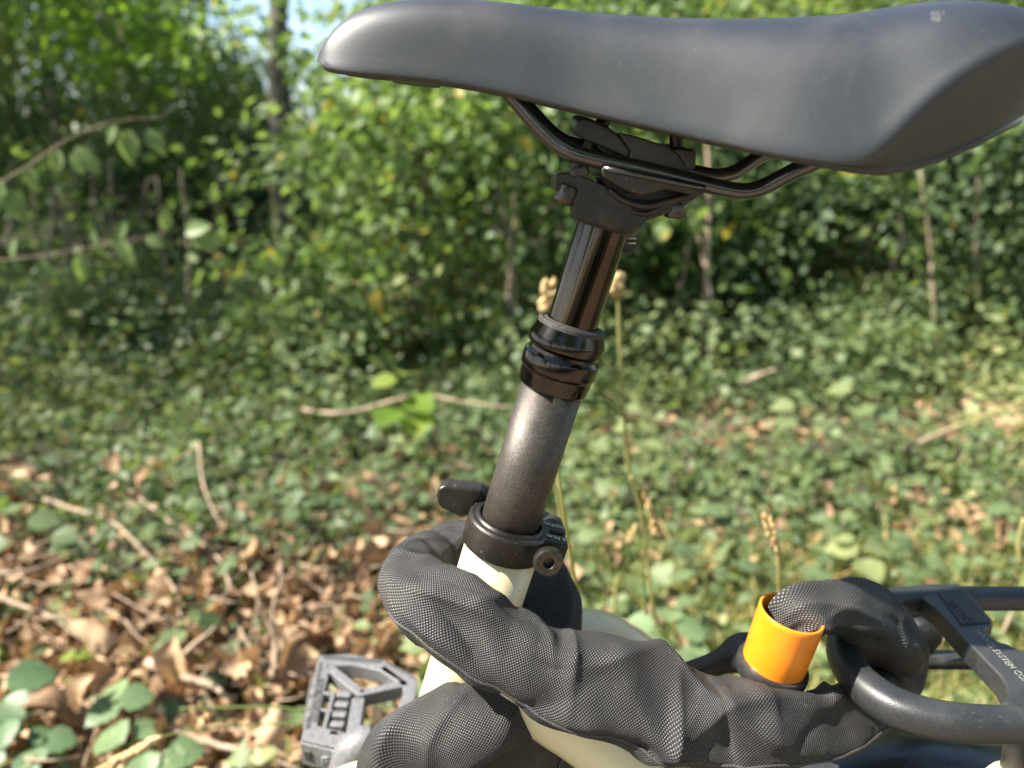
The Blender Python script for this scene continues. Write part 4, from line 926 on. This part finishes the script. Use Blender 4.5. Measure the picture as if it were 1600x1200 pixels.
# knurled nut facing the camera
nutc = P(857, 879, YB-.026); nd = Vector((.10, -1, .12)).normalized()
def nut():
    seg = 72; V = []; F = []; pr = [(0, .0068, 0), (.0004, .0072, 1), (.0044, .0072, 1), (.0050, .0067, 0), (.0052, .0062, 0), (.0050, .0030, 0), (.0046, .0026, 0), (.0012, .0025, 0), (.0012, 0.0001, 0)]
    e1 = nd.orthogonal().normalized(); e2 = nd.cross(e1)
    for t, r, kf in pr:
        for k in range(seg):
            rr_ = r + (0.00035 if (k % 2 and kf) else 0); a = 2*math.pi*k/seg; V.append(nutc+nd*(t-.0035)+(e1*math.cos(a)+e2*math.sin(a))*rr_)
    for i in range(len(pr)-1):
        for k in range(seg): F.append((i*seg+k, i*seg+(k+1) % seg, (i+1)*seg+(k+1) % seg, (i+1)*seg+k))
    me = mesh_of(V, F); fixn(me); o = link('knurled_nut', me, M['bolt'], collar); sharp(o, 25); return o
nut()
lathe('release_skewer', nutc, (cm_+E*.0255+YV*.02)-nutc, [(0, .0024), (.03, .0024)], M['bolt'], collar, 16)
# lever wraps round the back and ends in a paddle at the left
Yl = YB+.012
lev = prism('release_lever', [P(x, y, Yl) for x, y in [(681, 775), (684, 764), (694, 759), (715, 761), (752, 766), (756, 775), (742, 786), (735, 806), (722, 812), (706, 802), (690, 796), (682, 787)]], (0.0015, .009, 0.001), M['collar'], collar, .0022, 3)
sweep('lever_arm', [P(742, 772, Yl+.005), P(775, 772, YB+.030), P(815, 788, YB+.033), P(852, 815, YB+.022)], [.005, .0045, .0045, .005], M['black_plastic'], lev, 12, 5)
def text(name, body, size, origin, ex, ey, mat, parent, depth=.0002):
    cu = bpy.data.curves.new(name, 'FONT'); cu.body = body; cu.size = size; cu.extrude = depth; cu.align_x = 'LEFT'
    tmp = bpy.data.objects.new('tmp', cu); COL.objects.link(tmp)
    dg = bpy.context.evaluated_depsgraph_get(); me = bpy.data.meshes.new_from_object(tmp.evaluated_get(dg)); bpy.data.objects.remove(tmp)
    ex = Vector(ex).normalized(); ez = ex.cross(Vector(ey)).normalized(); ey = ez.cross(ex)
    m = Matrix((ex, ey, ez)).transposed().to_4x4(); m.translation = Vector(origin); me.transform(m)
    me.materials.clear(); return link(name, me, mat, parent, smooth=False)
tcp = cm_ + AX*(hh+.0003)
text('printed_text', '6 N.m', .0042, tcp+E*.0300-YV*.0053, -E, -YV, M['ink'], collar)
text('printed_text', 'MOTION', .0036, tcp+E*.0302+YV*.0080, -E, -YV, M['ink'], collar)

# ---- rest of the frame: stays, lower tube, battery box, wheel guard
def fpart(name, pts, rad, mat='cream', **k): return sweep(name, pts, rad, M[mat], bike, 32, 8, **k)
def oval(a, b, n=32): return [(a*math.cos(2*math.pi*k/n), b*math.sin(2*math.pi*k/n)) for k in range(n)]
fpart('seat_stay', [P(800, 1030, YB+.012), P(880, 1012, YB+.030), P(955, 1020, YB+.040), (P(1040, 1080, YB+.046)), P(1110, 1160, YB+.050), P(1200, 1290, YB+.055)], [.014, .022, .0225, .0175, .012, .010])
fpart('seat_stay', [P(770, 1000, YB-.004), P(850, 1075, YB-.018), P(925, 1135, YB-.026), P(1010, 1210, YB-.034), P(1110, 1310, YB-.04)], [.022, .024, .022, .020, .016])
fpart('down_tube', [P(740, 1290, YB), P(640, 1262, YB), P(556, 1248, YB), P(440, 1320, YB)], [.028, .024, .020, .020])
# battery box behind the seat tube
bt = prism('battery_case', [P(x, y, YB-.012) for x, y in [(740, 1110), (850, 1110), (905, 1160), (960, 1225), (1000, 1300), (760, 1330), (700, 1250)]], (0, .05, 0), M['black_plastic'], bike, .004, 3)
sweep('battery_seam', [P(x, y, YB-.0125) for x, y in [(868, 1215), (880, 1185), (900, 1172), (925, 1168)]], .0009, M['black_gloss'], bt, 8, 5)
def guard():
    cx, cz, Rr = .235, .545-.30, .30; V = []; F = []; prof = []
    for k in range(17):
        a = -80+160*k/16; prof.append((.033*math.sin(R(a))/math.sin(R(80)), -.016*(1-math.cos(R(a)))/(1-math.cos(R(80)))))
    n = 90
    for i in range(n+1):
        th = R(172-(172+10)*i/n)
        for (y, dz) in prof:
            r_ = Rr+dz; V.append((cx+r_*math.cos(th), YB+y, cz+r_*math.sin(th)))
    for i in range(n):
        for k in range(16): F.append((i*17+k, i*17+k+1, (i+1)*17+k+1, (i+1)*17+k))
    o = link('mudguard', mesh_of(V, F), M['black_gloss'], bike); s = o.modifiers.new('s', 'SOLIDIFY'); s.thickness = .0018
    wh = empty('rear_wheel', (0, 0, 0)); wh.parent = bike; wh.matrix_parent_inverse = Matrix.Translation(-Vector(bike.location))
    def wl(nm, prf, mt, ax_=(0, 1, 0)):
        V, F = lathe_data((cx, YB, cz), ax_, prf, 96, True); me = mesh_of(V, F); fixn(me); q = link(nm, me, mt); q.parent = wh; return q
    wl('tyre', [(.024*math.cos(2*math.pi*k/16), .255+.024*math.sin(2*math.pi*k/16)) for k in range(16)], M['rubber'])
    wl('rim', [(-.013, .228), (.013, .228), (.015, .240), (-.015, .240)], M['black_plastic'])
    wl('hub', [(-.05, .004), (-.05, .012), (-.04, .03), (.04, .03), (.05, .012), (.05, .004)], M['bolt'])
    V, F = merge([sweep_data([(cx+.03*math.cos(a), YB+(.03 if k % 2 else -.03), cz+.03*math.sin(a)), (cx+.229*math.cos(a+.12*(1 if k % 4 < 2 else -1)), YB, cz+.229*math.sin(a+.12*(1 if k % 4 < 2 else -1)))], .0011, 5, 1) for k, a in enumerate([2*math.pi*j/28 for j in range(28)])])
    q = link('spokes', mesh_of(V, F), M['bolt']); q.parent = wh; q['kind'] = 'stuff'
guard()

# ---- rear rack (horizontal plane hr below the eye)
hr = .255
def gp(pts, h=hr): return [G(x, y, h) for x, y in pts]
def smooth_closed(pts, n=5):
    q = pts[-1:]+pts+pts[:2]; out = []
    for i in range(1, len(q)-2):
        p0, p1, p2, p3 = [np.array(q[j], float) for j in (i-1, i, i+1, i+2)]
        for k in range(n):
            t = k/n; out.append(tuple(0.5*((2*p1)+(-p0+p2)*t+(2*p0-5*p1+4*p2-p3)*t*t+(-p0+3*p1-3*p2+p3)*t**3)))
    return out
rack = empty('rear_rack', (0, 0, 0)); rack.parent = bike; rack.matrix_parent_inverse = Matrix.Translation(-Vector(bike.location))
# hoop: far rail -> front bow -> near rail, one swept rounded bar
hp = [G(1900, 921, hr), G(1700, 921, hr), G(1560, 921, hr), G(1440, 921, hr), G(1378, 930, hr), G(1330, 957, hr), G(1317, 995, hr), G(1337, 1038, hr), G(1375, 1073, hr), G(1425, 1097, hr), G(1500, 1112, hr), G(1600, 1115, hr), G(1800, 1115, hr)]
prf = []
for k in range(28):
    a = 2*math.pi*k/28; c_, s_ = math.cos(a), math.sin(a); prf.append((abs(c_)**.75*(1 if c_ > 0 else -1)*1.0, abs(s_)**.75*(1 if s_ > 0 else -1)*1.0))
hv = [(p.x, p.y, p.z-.0065) for p in hp]
hoop = sweep('rack_hoop', hv, [.0068, .0068, .0068, .0072, .0075, .0078, .0080, .0085, .0090, .0090, .0086, .0080, .0080], M['rack'], rack, 28, 10, prof=prf)
plateA = gp([(1440, 911), (1500, 911), (1523, 934), (1538, 952), (1552, 968), (1552, 976), (1541, 981), (1546, 992), (1560, 1001), (1576, 1006), (1592, 1015), (1615, 1038), (1640, 1075), (1660, 1106), (1560, 1104), (1572, 1086), (1571, 1070), (1562, 1054), (1500, 990), (1462, 948), (1440, 932)], hr+.0005)
prism('rack_plate', plateA, (0, 0, -.0135), M['rack'], hoop, .0018, 3)
# raised pad on the plate's front half
plateB = gp([(1462, 922), (1504, 920), (1549, 971), (1503, 976)], hr-.0004)
prism('rack_pad', plateB, (0, 0, -.003), M['black_plastic'], hoop, .0006, 2)
def plate_text(body, a, b, size, mat, h):
    p = G(a[0], a[1], h); q = G(b[0], b[1], h); ex = (q-p).normalized(); ey = Vector((0, 0, 1)).cross(ex)
    o = text('embossed_text', body, size, (0, 0, 0), (1, 0, 0), (0, 1, 0), mat, hoop, .0003)
    wdt = max(v.co.x for v in o.data.vertices); k = (q-p).length/wdt; ez = Vector((0, 0, 1))
    m = Matrix((ex, ey, ez)).transposed().to_4x4(); m.translation = p
    o.data.transform(m @ Matrix.Diagonal((k, 1, 1, 1))); return o
plate_text('DYNAMIC', (1478, 938), (1512, 972), .0075, M['black_gloss'], hr-.0005)
plate_text('YENVES SYSTEM CO.', (1520, 984), (1598, 1064), .0050, M['label'], hr-.0001+.0005)
# lower rail, joint block and struts
sweep('rack_lower_rail', [P(1395, 1031, .415), P(1470, 1031, .415), P(1700, 1031, .415)], .0062, M['black_gloss'], rack, 20, 2, prof=[(x*1.0, y*.9) for x, y in prf])
cl = P(1432, 985, .425)
lathe('rack_joint', cl+Vector((0, -.012, 0)), (0, 1, 0), [(0, 0), (0, .007), (.001, .0105), (.003, .0125), (.010, .0135), (.022, .0125), (.022, 0)], M['black_plastic'], rack, 40)
box('joint_block', cl+Vector((-.004, .002, .012)), (.0055, 0, .002), (0, .006, 0), (-.002, 0, .016), M['black_plastic'], rack, .002)
sweep('rack_strut', [P(1592, 1120, .315), P(1590, 1175, .318), P(1570, 1260, .325), P(1560, 1400, .33)], [.0075, .0068, .006, .006], M['black_plastic'], rack, 20, 4)
lathe('strut_foot', P(1576, 1203, .318), (0.15, -.2, -1), [(0, 0), (0, .008), (.004, .0115), (.02, .0115), (.02, 0)], M['cream'], rack, 32)

# ---- pedal and crank
hp_ = .41
pedal = empty('pedal', (0, 0, 0)); pedal.parent = bike; pedal.matrix_parent_inverse = Matrix.Translation(-Vector(bike.location))
def gq(x, y, dh=0): return G(x, y, hp_+dh)
UP = Vector((0, 0, 1))
def multi_bar(name, segs, mat, parent, bv=.0008):
    V, F = merge([bar_data(gq(*a), gq(*b), wd, UP, ht) for a, b, wd, ht in segs]); me = mesh_of(V, F); fixn(me); o = link(name, me, mat, parent)
    bevel(o, bv, 2); return o
cage_out = [(499, 1024), (545, 1021), (600, 1031), (650, 1056), (652, 1080), (640, 1120), (610, 1176), (560, 1188), (515, 1172), (469, 1161), (484, 1094)]
cage_in = [(517, 1040), (548, 1038), (592, 1047), (627, 1066), (630, 1080), (619, 1113), (597, 1145), (560, 1150), (526, 1140), (496, 1133), (505, 1090)]
def ring_prism(name, outer, inner, dz, mat, parent, bv):
    o_ = [gq(*p) for p in outer]; i_ = [gq(*p) for p in inner]; n = len(o_); d = Vector((0, 0, -dz))
    V = o_+i_+[p+d for p in o_]+[p+d for p in i_]; F = []
    for k in range(n):
        k2 = (k+1) % n
        F += [(k, k2, n+k2, n+k), (2*n+k, 3*n+k, 3*n+k2, 2*n+k2), (k, 2*n+k, 2*n+k2, k2), (n+k, n+k2, 3*n+k2, 3*n+k)]
    me = mesh_of(V, F); fixn(me); o = link(name, me, mat, parent); bevel(o, bv, 2); return o
ring_prism('pedal_cage', smooth_closed(cage_out, 1), smooth_closed(cage_in, 1), .013, M['pedal'], pedal, .0012)
multi_bar('pedal_rib', [((510, 1038), (566, 1083), .0075, .012)], M['pedal'], pedal)
multi_bar('pedal_rib', [((562, 1082), (636, 1066), .0075, .012)], M['pedal'], pedal)
multi_bar('pedal_rib', [((597, 1042), (634, 1070), .006, .012)], M['pedal'], pedal)
multi_bar('pedal_rib', [((486, 1106), (520, 1110), .003, .009)], M['pedal'], pedal)
multi_bar('pedal_rib', [((494, 1080), (524, 1084), .003, .009)], M['pedal'], pedal)
V, F = merge([bar_data(gq(527-k*3.6, 1082+k*15.5), gq(549-k*3.6, 1084+k*15.5), .0062, UP, .012) for k in range(5)]); me = mesh_of(V, F); fixn(me); o = link('pedal_body', me, M['pedal'], pedal); bevel(o, .0015, 3)
multi_bar('body_side', [((522, 1080), (503, 1150), .0035, .014)], M['pedal'], pedal)
multi_bar('body_side', [((560, 1090), (548, 1165), .010, .014)], M['pedal'], pedal)
# grip teeth on the cage rim
teeth = []
def teeth_line(a, b, n, wd):
    for k in range(n):
        t = (k+.5)/n; x = a[0]+(b[0]-a[0])*t; y = a[1]+(b[1]-a[1])*t; p = gq(x, y); teeth.append(box_data(p+UP*.0005, (wd/2 if abs(b[0]-a[0]) < 60 else .0004, 0, 0), (0, .0004 if abs(b[0]-a[0]) < 60 else wd/2, 0), (0, 0, .0005)))
teeth_line((504, 1027), (596, 1034), 24, .005); teeth_line((600, 1036), (644, 1060), 12, .0045); teeth_line((500, 1034), (478, 1140), 30, .005); teeth_line((496, 1060), (486, 1130), 16, .012)
V, F = merge(teeth); tg = link('grip_teeth', mesh_of(V, F), M['pedal'], pedal)
# outer end of the cage with reflector slots
ref = prism('end_wall', [gq(469, 1161), gq(517, 1172), gq(540, 1176), gq(540, 1176)+Vector((0, 0, -.019)), gq(517, 1172)+Vector((0, 0, -.020)), gq(469, 1161)+Vector((0, 0, -.019))], (0, .003, 0), M['pedal'], pedal, .0006)
for (x0, x1) in ((474, 484), (489, 502), (523, 529)):
    c0 = gq(x0, 1163)+Vector((0, -.0004, -.005)); c1 = gq(x1, 1166)+Vector((0, -.0004, -.005))
    prism('reflector_slot', [c0, c1, c1+Vector((0, 0, -.0085)), c0+Vector((0, 0, -.0085))], (0, .001, 0), M['black_gloss'], ref, .0003)
ac = gq(512, 1170)+Vector((0, -.001, -.010))
lathe('axle_end', ac, (0, -1, 0), [(0, 0), (0, .0062), (.0015, .0062), (.0015, .0042), (.0006, .0042), (.0006, .0028), (.0018, .0028), (.0018, .0012), (.0008, .001), (.0008, 0)], M['pedal'], ref, 4)
sweep('pedal_axle', [gq(552, 1130)+Vector((0, 0, -.008)), gq(552, 1175)+Vector((0, 0, -.008))], .0055, M['bolt'], pedal, 20, 1)
sweep('crank_arm', [P(585, 1158, .435), P(560, 1168, .432), P(545, 1195, .43), P(528, 1300, .425)], [.012, .0135, .0135, .0145], M['pedal'], bike, 24, 6)
# ================================================================== THE CHAIN LOCK
lock = empty('chain_lock', P(720, 1000, .32)); tag(lock, 'chain lock in a black woven nylon sleeve wound round the seat tube and rack', 'chain lock')
SL = [ # px, py, Y, width in px (across), depth ratio
 (660, 1330, .318, 190, .55), (650, 1250, .315, 186, .50), (640, 1190, .313, 170, .46), (676, 1152, .312, 134, .52), (748, 1124, .314, 114, .60), (826, 1084, .330, 104, .66),
 (864, 990, .352, 104, .62), (852, 915, .374, 96, .62), (812, 868, .394, 92, .64), (752, 852, .398, 88, .66), (690, 862, .384, 86, .70), (644, 890, .356, 96, .74),
 (652, 922, .328, 110, .66), (710, 962, .313, 122, .58), (780, 1008, .306, 134, .54), (852, 1050, .302, 148, .52), (920, 1072, .300, 162, .54), (1010, 1098, .300, 158, .54),
 (1100, 1124, .300, 140, .58), (1190, 1134, .300, 124, .62), (1280, 1132, .312, 108, .66), (1345, 1106, .334, 94, .72), (1384, 1076, .356, 92, .80), (1400, 1038, .366, 96, .82), (1390, 998, .362, 104, .85),
 (1360, 966, .357, 106, .82), (1320, 950, .350, 98, .84), (1276, 948, .343, 84, .88), (1246, 958, .338, 72, .9), (1226, 985, .335, 60, .92), (1214, 1020, .334, 54, .95)]
def build_sleeve():
    ctr = []
    for px, py, Y, wpx, dr in SL:
        p = P(px, py, Y); ctr.append([p.x, p.y, p.z, wpx/2/FOC*zc(p), dr])
    a = catmull(ctr, 26); c = a[:, :3]; ra = a[:, 3]; rb = a[:, 3]*a[:, 4]
    T_ = np.gradient(c, axis=0); L = np.linalg.norm(T_, axis=1); T_ = T_/L[:, None]
    s = np.concatenate([[0], np.cumsum(np.linalg.norm(np.diff(c, axis=0), axis=1))])
    # resample evenly
    n = int(s[-1]/.0011); ss = np.linspace(0, s[-1], n)
    f = lambda q: np.interp(ss, s, q)
    c = np.stack([f(c[:, i]) for i in range(3)], 1); ra = f(ra); rb = f(rb)
    T_ = np.gradient(c, axis=0); T_ /= np.linalg.norm(T_, axis=1)[:, None]
    camp = np.array([0, 0, H]); Nv = camp-c; Nv /= np.linalg.norm(Nv, axis=1)[:, None]
    Nv = Nv - T_*np.sum(Nv*T_, axis=1)[:, None]
    ker = np.ones(41)/41
    for i in range(3): Nv[:, i] = np.convolve(np.pad(Nv[:, i], 20, 'edge'), ker, 'valid')
    Nv = Nv - T_*np.sum(Nv*T_, axis=1)[:, None]; Nv /= np.linalg.norm(Nv, axis=1)[:, None]
    B = np.cross(T_, Nv)
    K = 128; V = np.zeros((n, K, 3)); UV = np.zeros((n, K, 2))
    per = .105
    # curvature for bend folds
    dT = np.gradient(T_, axis=0)/np.gradient(ss)[:, None]; kap = np.linalg.norm(dT, axis=1); kap = np.convolve(np.pad(kap, 15, 'edge'), np.ones(31)/31, 'valid')
    kb = np.sum(dT*B, axis=1); kn = np.sum(dT*Nv, axis=1); kang = np.arctan2(kn, kb)
    nz = noise.noise
    SS = ss[:, None]*np.ones((1, K)); TH = (2*math.pi*np.arange(K)/K)[None, :]*np.ones((n, 1))
    D = np.zeros((n, K))
    # slow lumps where the chain links press from inside
    for i in range(n):
        S = ss[i]
        for k in range(0, K, 4):
            th = TH[i, k]; D[i, k:k+4] = .0050*nz(Vector((S*15, math.cos(th+S*8)*.8+5, math.sin(th+S*8)*.8)))
    ker2 = np.array([1, 2, 3, 4, 3, 2, 1])/16
    Dp = np.concatenate([D[:, -3:], D, D[:, :3]], 1); D = sum(ker2[q]*Dp[:, q:q+K] for q in range(7))
    D += .0007*np.cos(2*math.pi*SS/.033)*np.cos(2*TH+SS*60)
    # folds: straight creases across the cloth, crest sharp on one side
    rf = np.random.default_rng(12); per_m = .105
    def crease(s0, v0, ang, ln, wd, amp):
        nonlocal D
        v = TH/(2*math.pi)*per_m; dv = (v-v0+per_m/2) % per_m-per_m/2; du = SS-s0
        a = du*math.cos(ang)+dv*math.sin(ang); b = -du*math.sin(ang)+dv*math.cos(ang)
        b = b + a*a*rf.uniform(-6, 6)
        e = np.clip(1-np.abs(a)/ln, 0, 1)**.8
        w_ = wd*(.6+.8*(1-e)+.3); pr = np.where(b > 0, np.exp(-(b/(w_*1.6))**2), np.exp(-np.abs(b)/w_*1.1))
        D += amp*e*pr
    for q in range(120):
        s0 = rf.uniform(0, ss[-1]); loc = int(np.interp(s0, ss, np.arange(n))); cr = min(1, kap[loc]/30)
        ang = rf.normal(0, .5) if rf.random() < .80-.4*cr else math.pi/2+rf.normal(0, .45)
        crease(s0, rf.uniform(0, per_m), ang, rf.uniform(.014, .050), rf.uniform(.0018, .0042), rf.choice([1, 1, -.9])*rf.uniform(.0014, .0042))
    def at_s(ci): return float(np.interp(ci/(len(SL)-1)*(len(a)-1), np.arange(len(a)), s))
    for ci, thd, ang, ln, wd, am in [(12.6, 95, .5, .05, .005, .006), (13.6, 60, -.6, .045, .004, -.005), (14.5, 150, -1.1, .035, .004, .006), (15.0, 40, .9, .04, .004, -.004), (16.2, 120, .5, .05, .0045, .005), (16.9, 70, -.9, .05, .005, .005), (18.2, 100, .6, .06, .005, .005), (19.2, 60, -.5, .05, .004, .0045), (20.3, 120, .3, .05, .004, .004), (3.4, 100, .9, .04, .005, .006), (4.3, 60, 1.2, .035, .004, .005), (2.4, 120, .5, .05, .005, .005), (11.2, 130, 1.3, .03, .004, .005), (25.5, 100, .4, .05, .005, .005), (24.2, 60, .9, .035, .004, .005), (26.6, 140, .2, .04, .004, -.004)]:
        crease(at_s(ci), R(thd)/(2*math.pi)*per_m, ang*.7, ln, wd, am*(.6 if abs(ang) > .8 else .9))
    # gathers on the inside of the tight bends
    INS = np.maximum(0, np.cos(TH-kang[:, None])); CR = np.minimum(1, kap/34)[:, None]
    ph = np.array([[nz(Vector((ss[i]*18, k*.35, 7))) for k in range(0, K, 8)] for i in range(n)]).repeat(8, 1)
    php = np.concatenate([ph[:, -4:], ph, ph[:, :4]], 1); ph = sum(php[:, q:q+K] for q in range(9))/9
    D += -.0022*CR*INS**1.5*np.maximum(0, np.sin(SS*2*math.pi/.020+3*ph))**1.3
    D -= .0008
    CT, ST = np.cos(TH), np.sin(TH)
    X = CT*(ra[:, None]+D); Y_ = ST*(rb[:, None]+D)
    V = c[:, None, :] + B[:, None, :]*X[:, :, None] + Nv[:, None, :]*Y_[:, :, None]
    per_l = 2*math.pi*np.sqrt((ra*ra+rb*rb)/2); per_l = np.convolve(np.pad(per_l, 60, 'edge'), np.ones(121)/121, 'valid')
    VT = (TH-math.pi/2+math.pi) % (2*math.pi)-math.pi
    UV[:, :, 0] = SS; UV[:, :, 1] = VT/(2*math.pi)*per_l[:, None]
    # keep the cloth from sinking through the tube and the rack: push out of the seat tube
    a1 = np.array(A1); ax = np.array(AX); flat = V.reshape(-1, 3); rel = flat-a1; t = rel@ax; rad = rel-t[:, None]*ax; rl = np.linalg.norm(rad, axis=1)
    m = (rl < .0212) & (t < T(850)); flat[m] = a1 + t[m, None]*ax + rad[m]/rl[m, None]*.0212; V = flat.reshape(n, K, 3)
    verts = V.reshape(-1, 3); F = []
    for i in range(n-1):
        for k in range(K): F.append((i*K+k, i*K+(k+1) % K, (i+1)*K+(k+1) % K, (i+1)*K+k))
    me = bpy.data.meshes.new('sleeve'); me.from_pydata(verts.tolist(), [], F); me.update()
    uvl = me.uv_layers.new(name='uv'); li = np.zeros(len(me.loops), np.int32); me.loops.foreach_get('vertex_index', li)
    u = UV.reshape(-1, 2)[li]
    # seam wrap fix
    kk = li % K; fi = np.repeat(np.arange(len(me.polygons)), 4); isw = (fi % K) == K*3//4-1
    w_ = isw & (kk == K*3//4); u[w_, 1] = -u[w_, 1]
    uvl.data.foreach_set('uv', u.astype(np.float32).ravel())
    o = link('sleeve', me, M['fabric'], lock)
    # sewn seam: a thin raised tape along the lower side of the long front part
    pts = []
    for i in range(0, n, 4):
        if ss[i] < .05: continue
        pts.append((i, 0))
    ks = int(K*0.5) if False else None
    seam = []
    side = np.array([V[i, :, 2]*0 for i in range(0)])
    i0 = int(n*.44); i1 = int(n*.80)
    for i in range(i0, i1, 5):
        # the side of the section that faces down
        down = -B[i][2]
        thd = (0.0 if B[i][2] < 0 else math.pi); thd += (.62 if B[i][2] < 0 else -.62)
        k = int(thd/(2*math.pi)*K) % K; seam.append(tuple(V[i, k]))
    prf_ = [(x*1.0, y*1.0) for x, y in [(math.cos(2*math.pi*j/8), math.sin(2*math.pi*j/8)) for j in range(8)]]
    sweep('sleeve_seam', seam, .0009, M['seam'], o, 8, 2)
    # steel chain links inside (seen at the orange end)
    return o
sleeve = build_sleeve()
# orange end with black base ring and lock barrel
Cb = P(1207, 1040, .333); Ct = P(1231, 948, .335); cax = (Ct-Cb).normalized(); Lc = (Ct-Cb).length
cax = (cax + Vector((.02, -.13, 0))).normalized()
lathe('orange_sleeve_end', Cb, cax, [(-.004, .0155), (.004, .0163), (Lc*.5, .0165), (Lc*.92, .0166), (Lc*.985, .0166), (Lc, .0161), (Lc, .0155), (Lc*.985, .0150), (Lc*.8, .0146), (Lc*.2, .0140)], M['orange'], lock, 80)
lathe('base_ring', Cb, cax, [(-.0065, .0), (-.0065, .0165), (-.0055, .0182), (-.001, .0188), (.0015, .0187), (.0028, .0180), (.0028, .0160)], M['black_gloss'], lock, 64, auto=40)
sweep('lock_barrel', [P(1200, 1030, .348), P(1160, 1022, .352), P(1120, 1036, .355), P(1050, 1060, .36)], [.012, .0115, .0065, .006], M['black_plastic'], lock, 24, 6)
print('TRIS', TRIS, 'objects', len(bpy.data.objects))
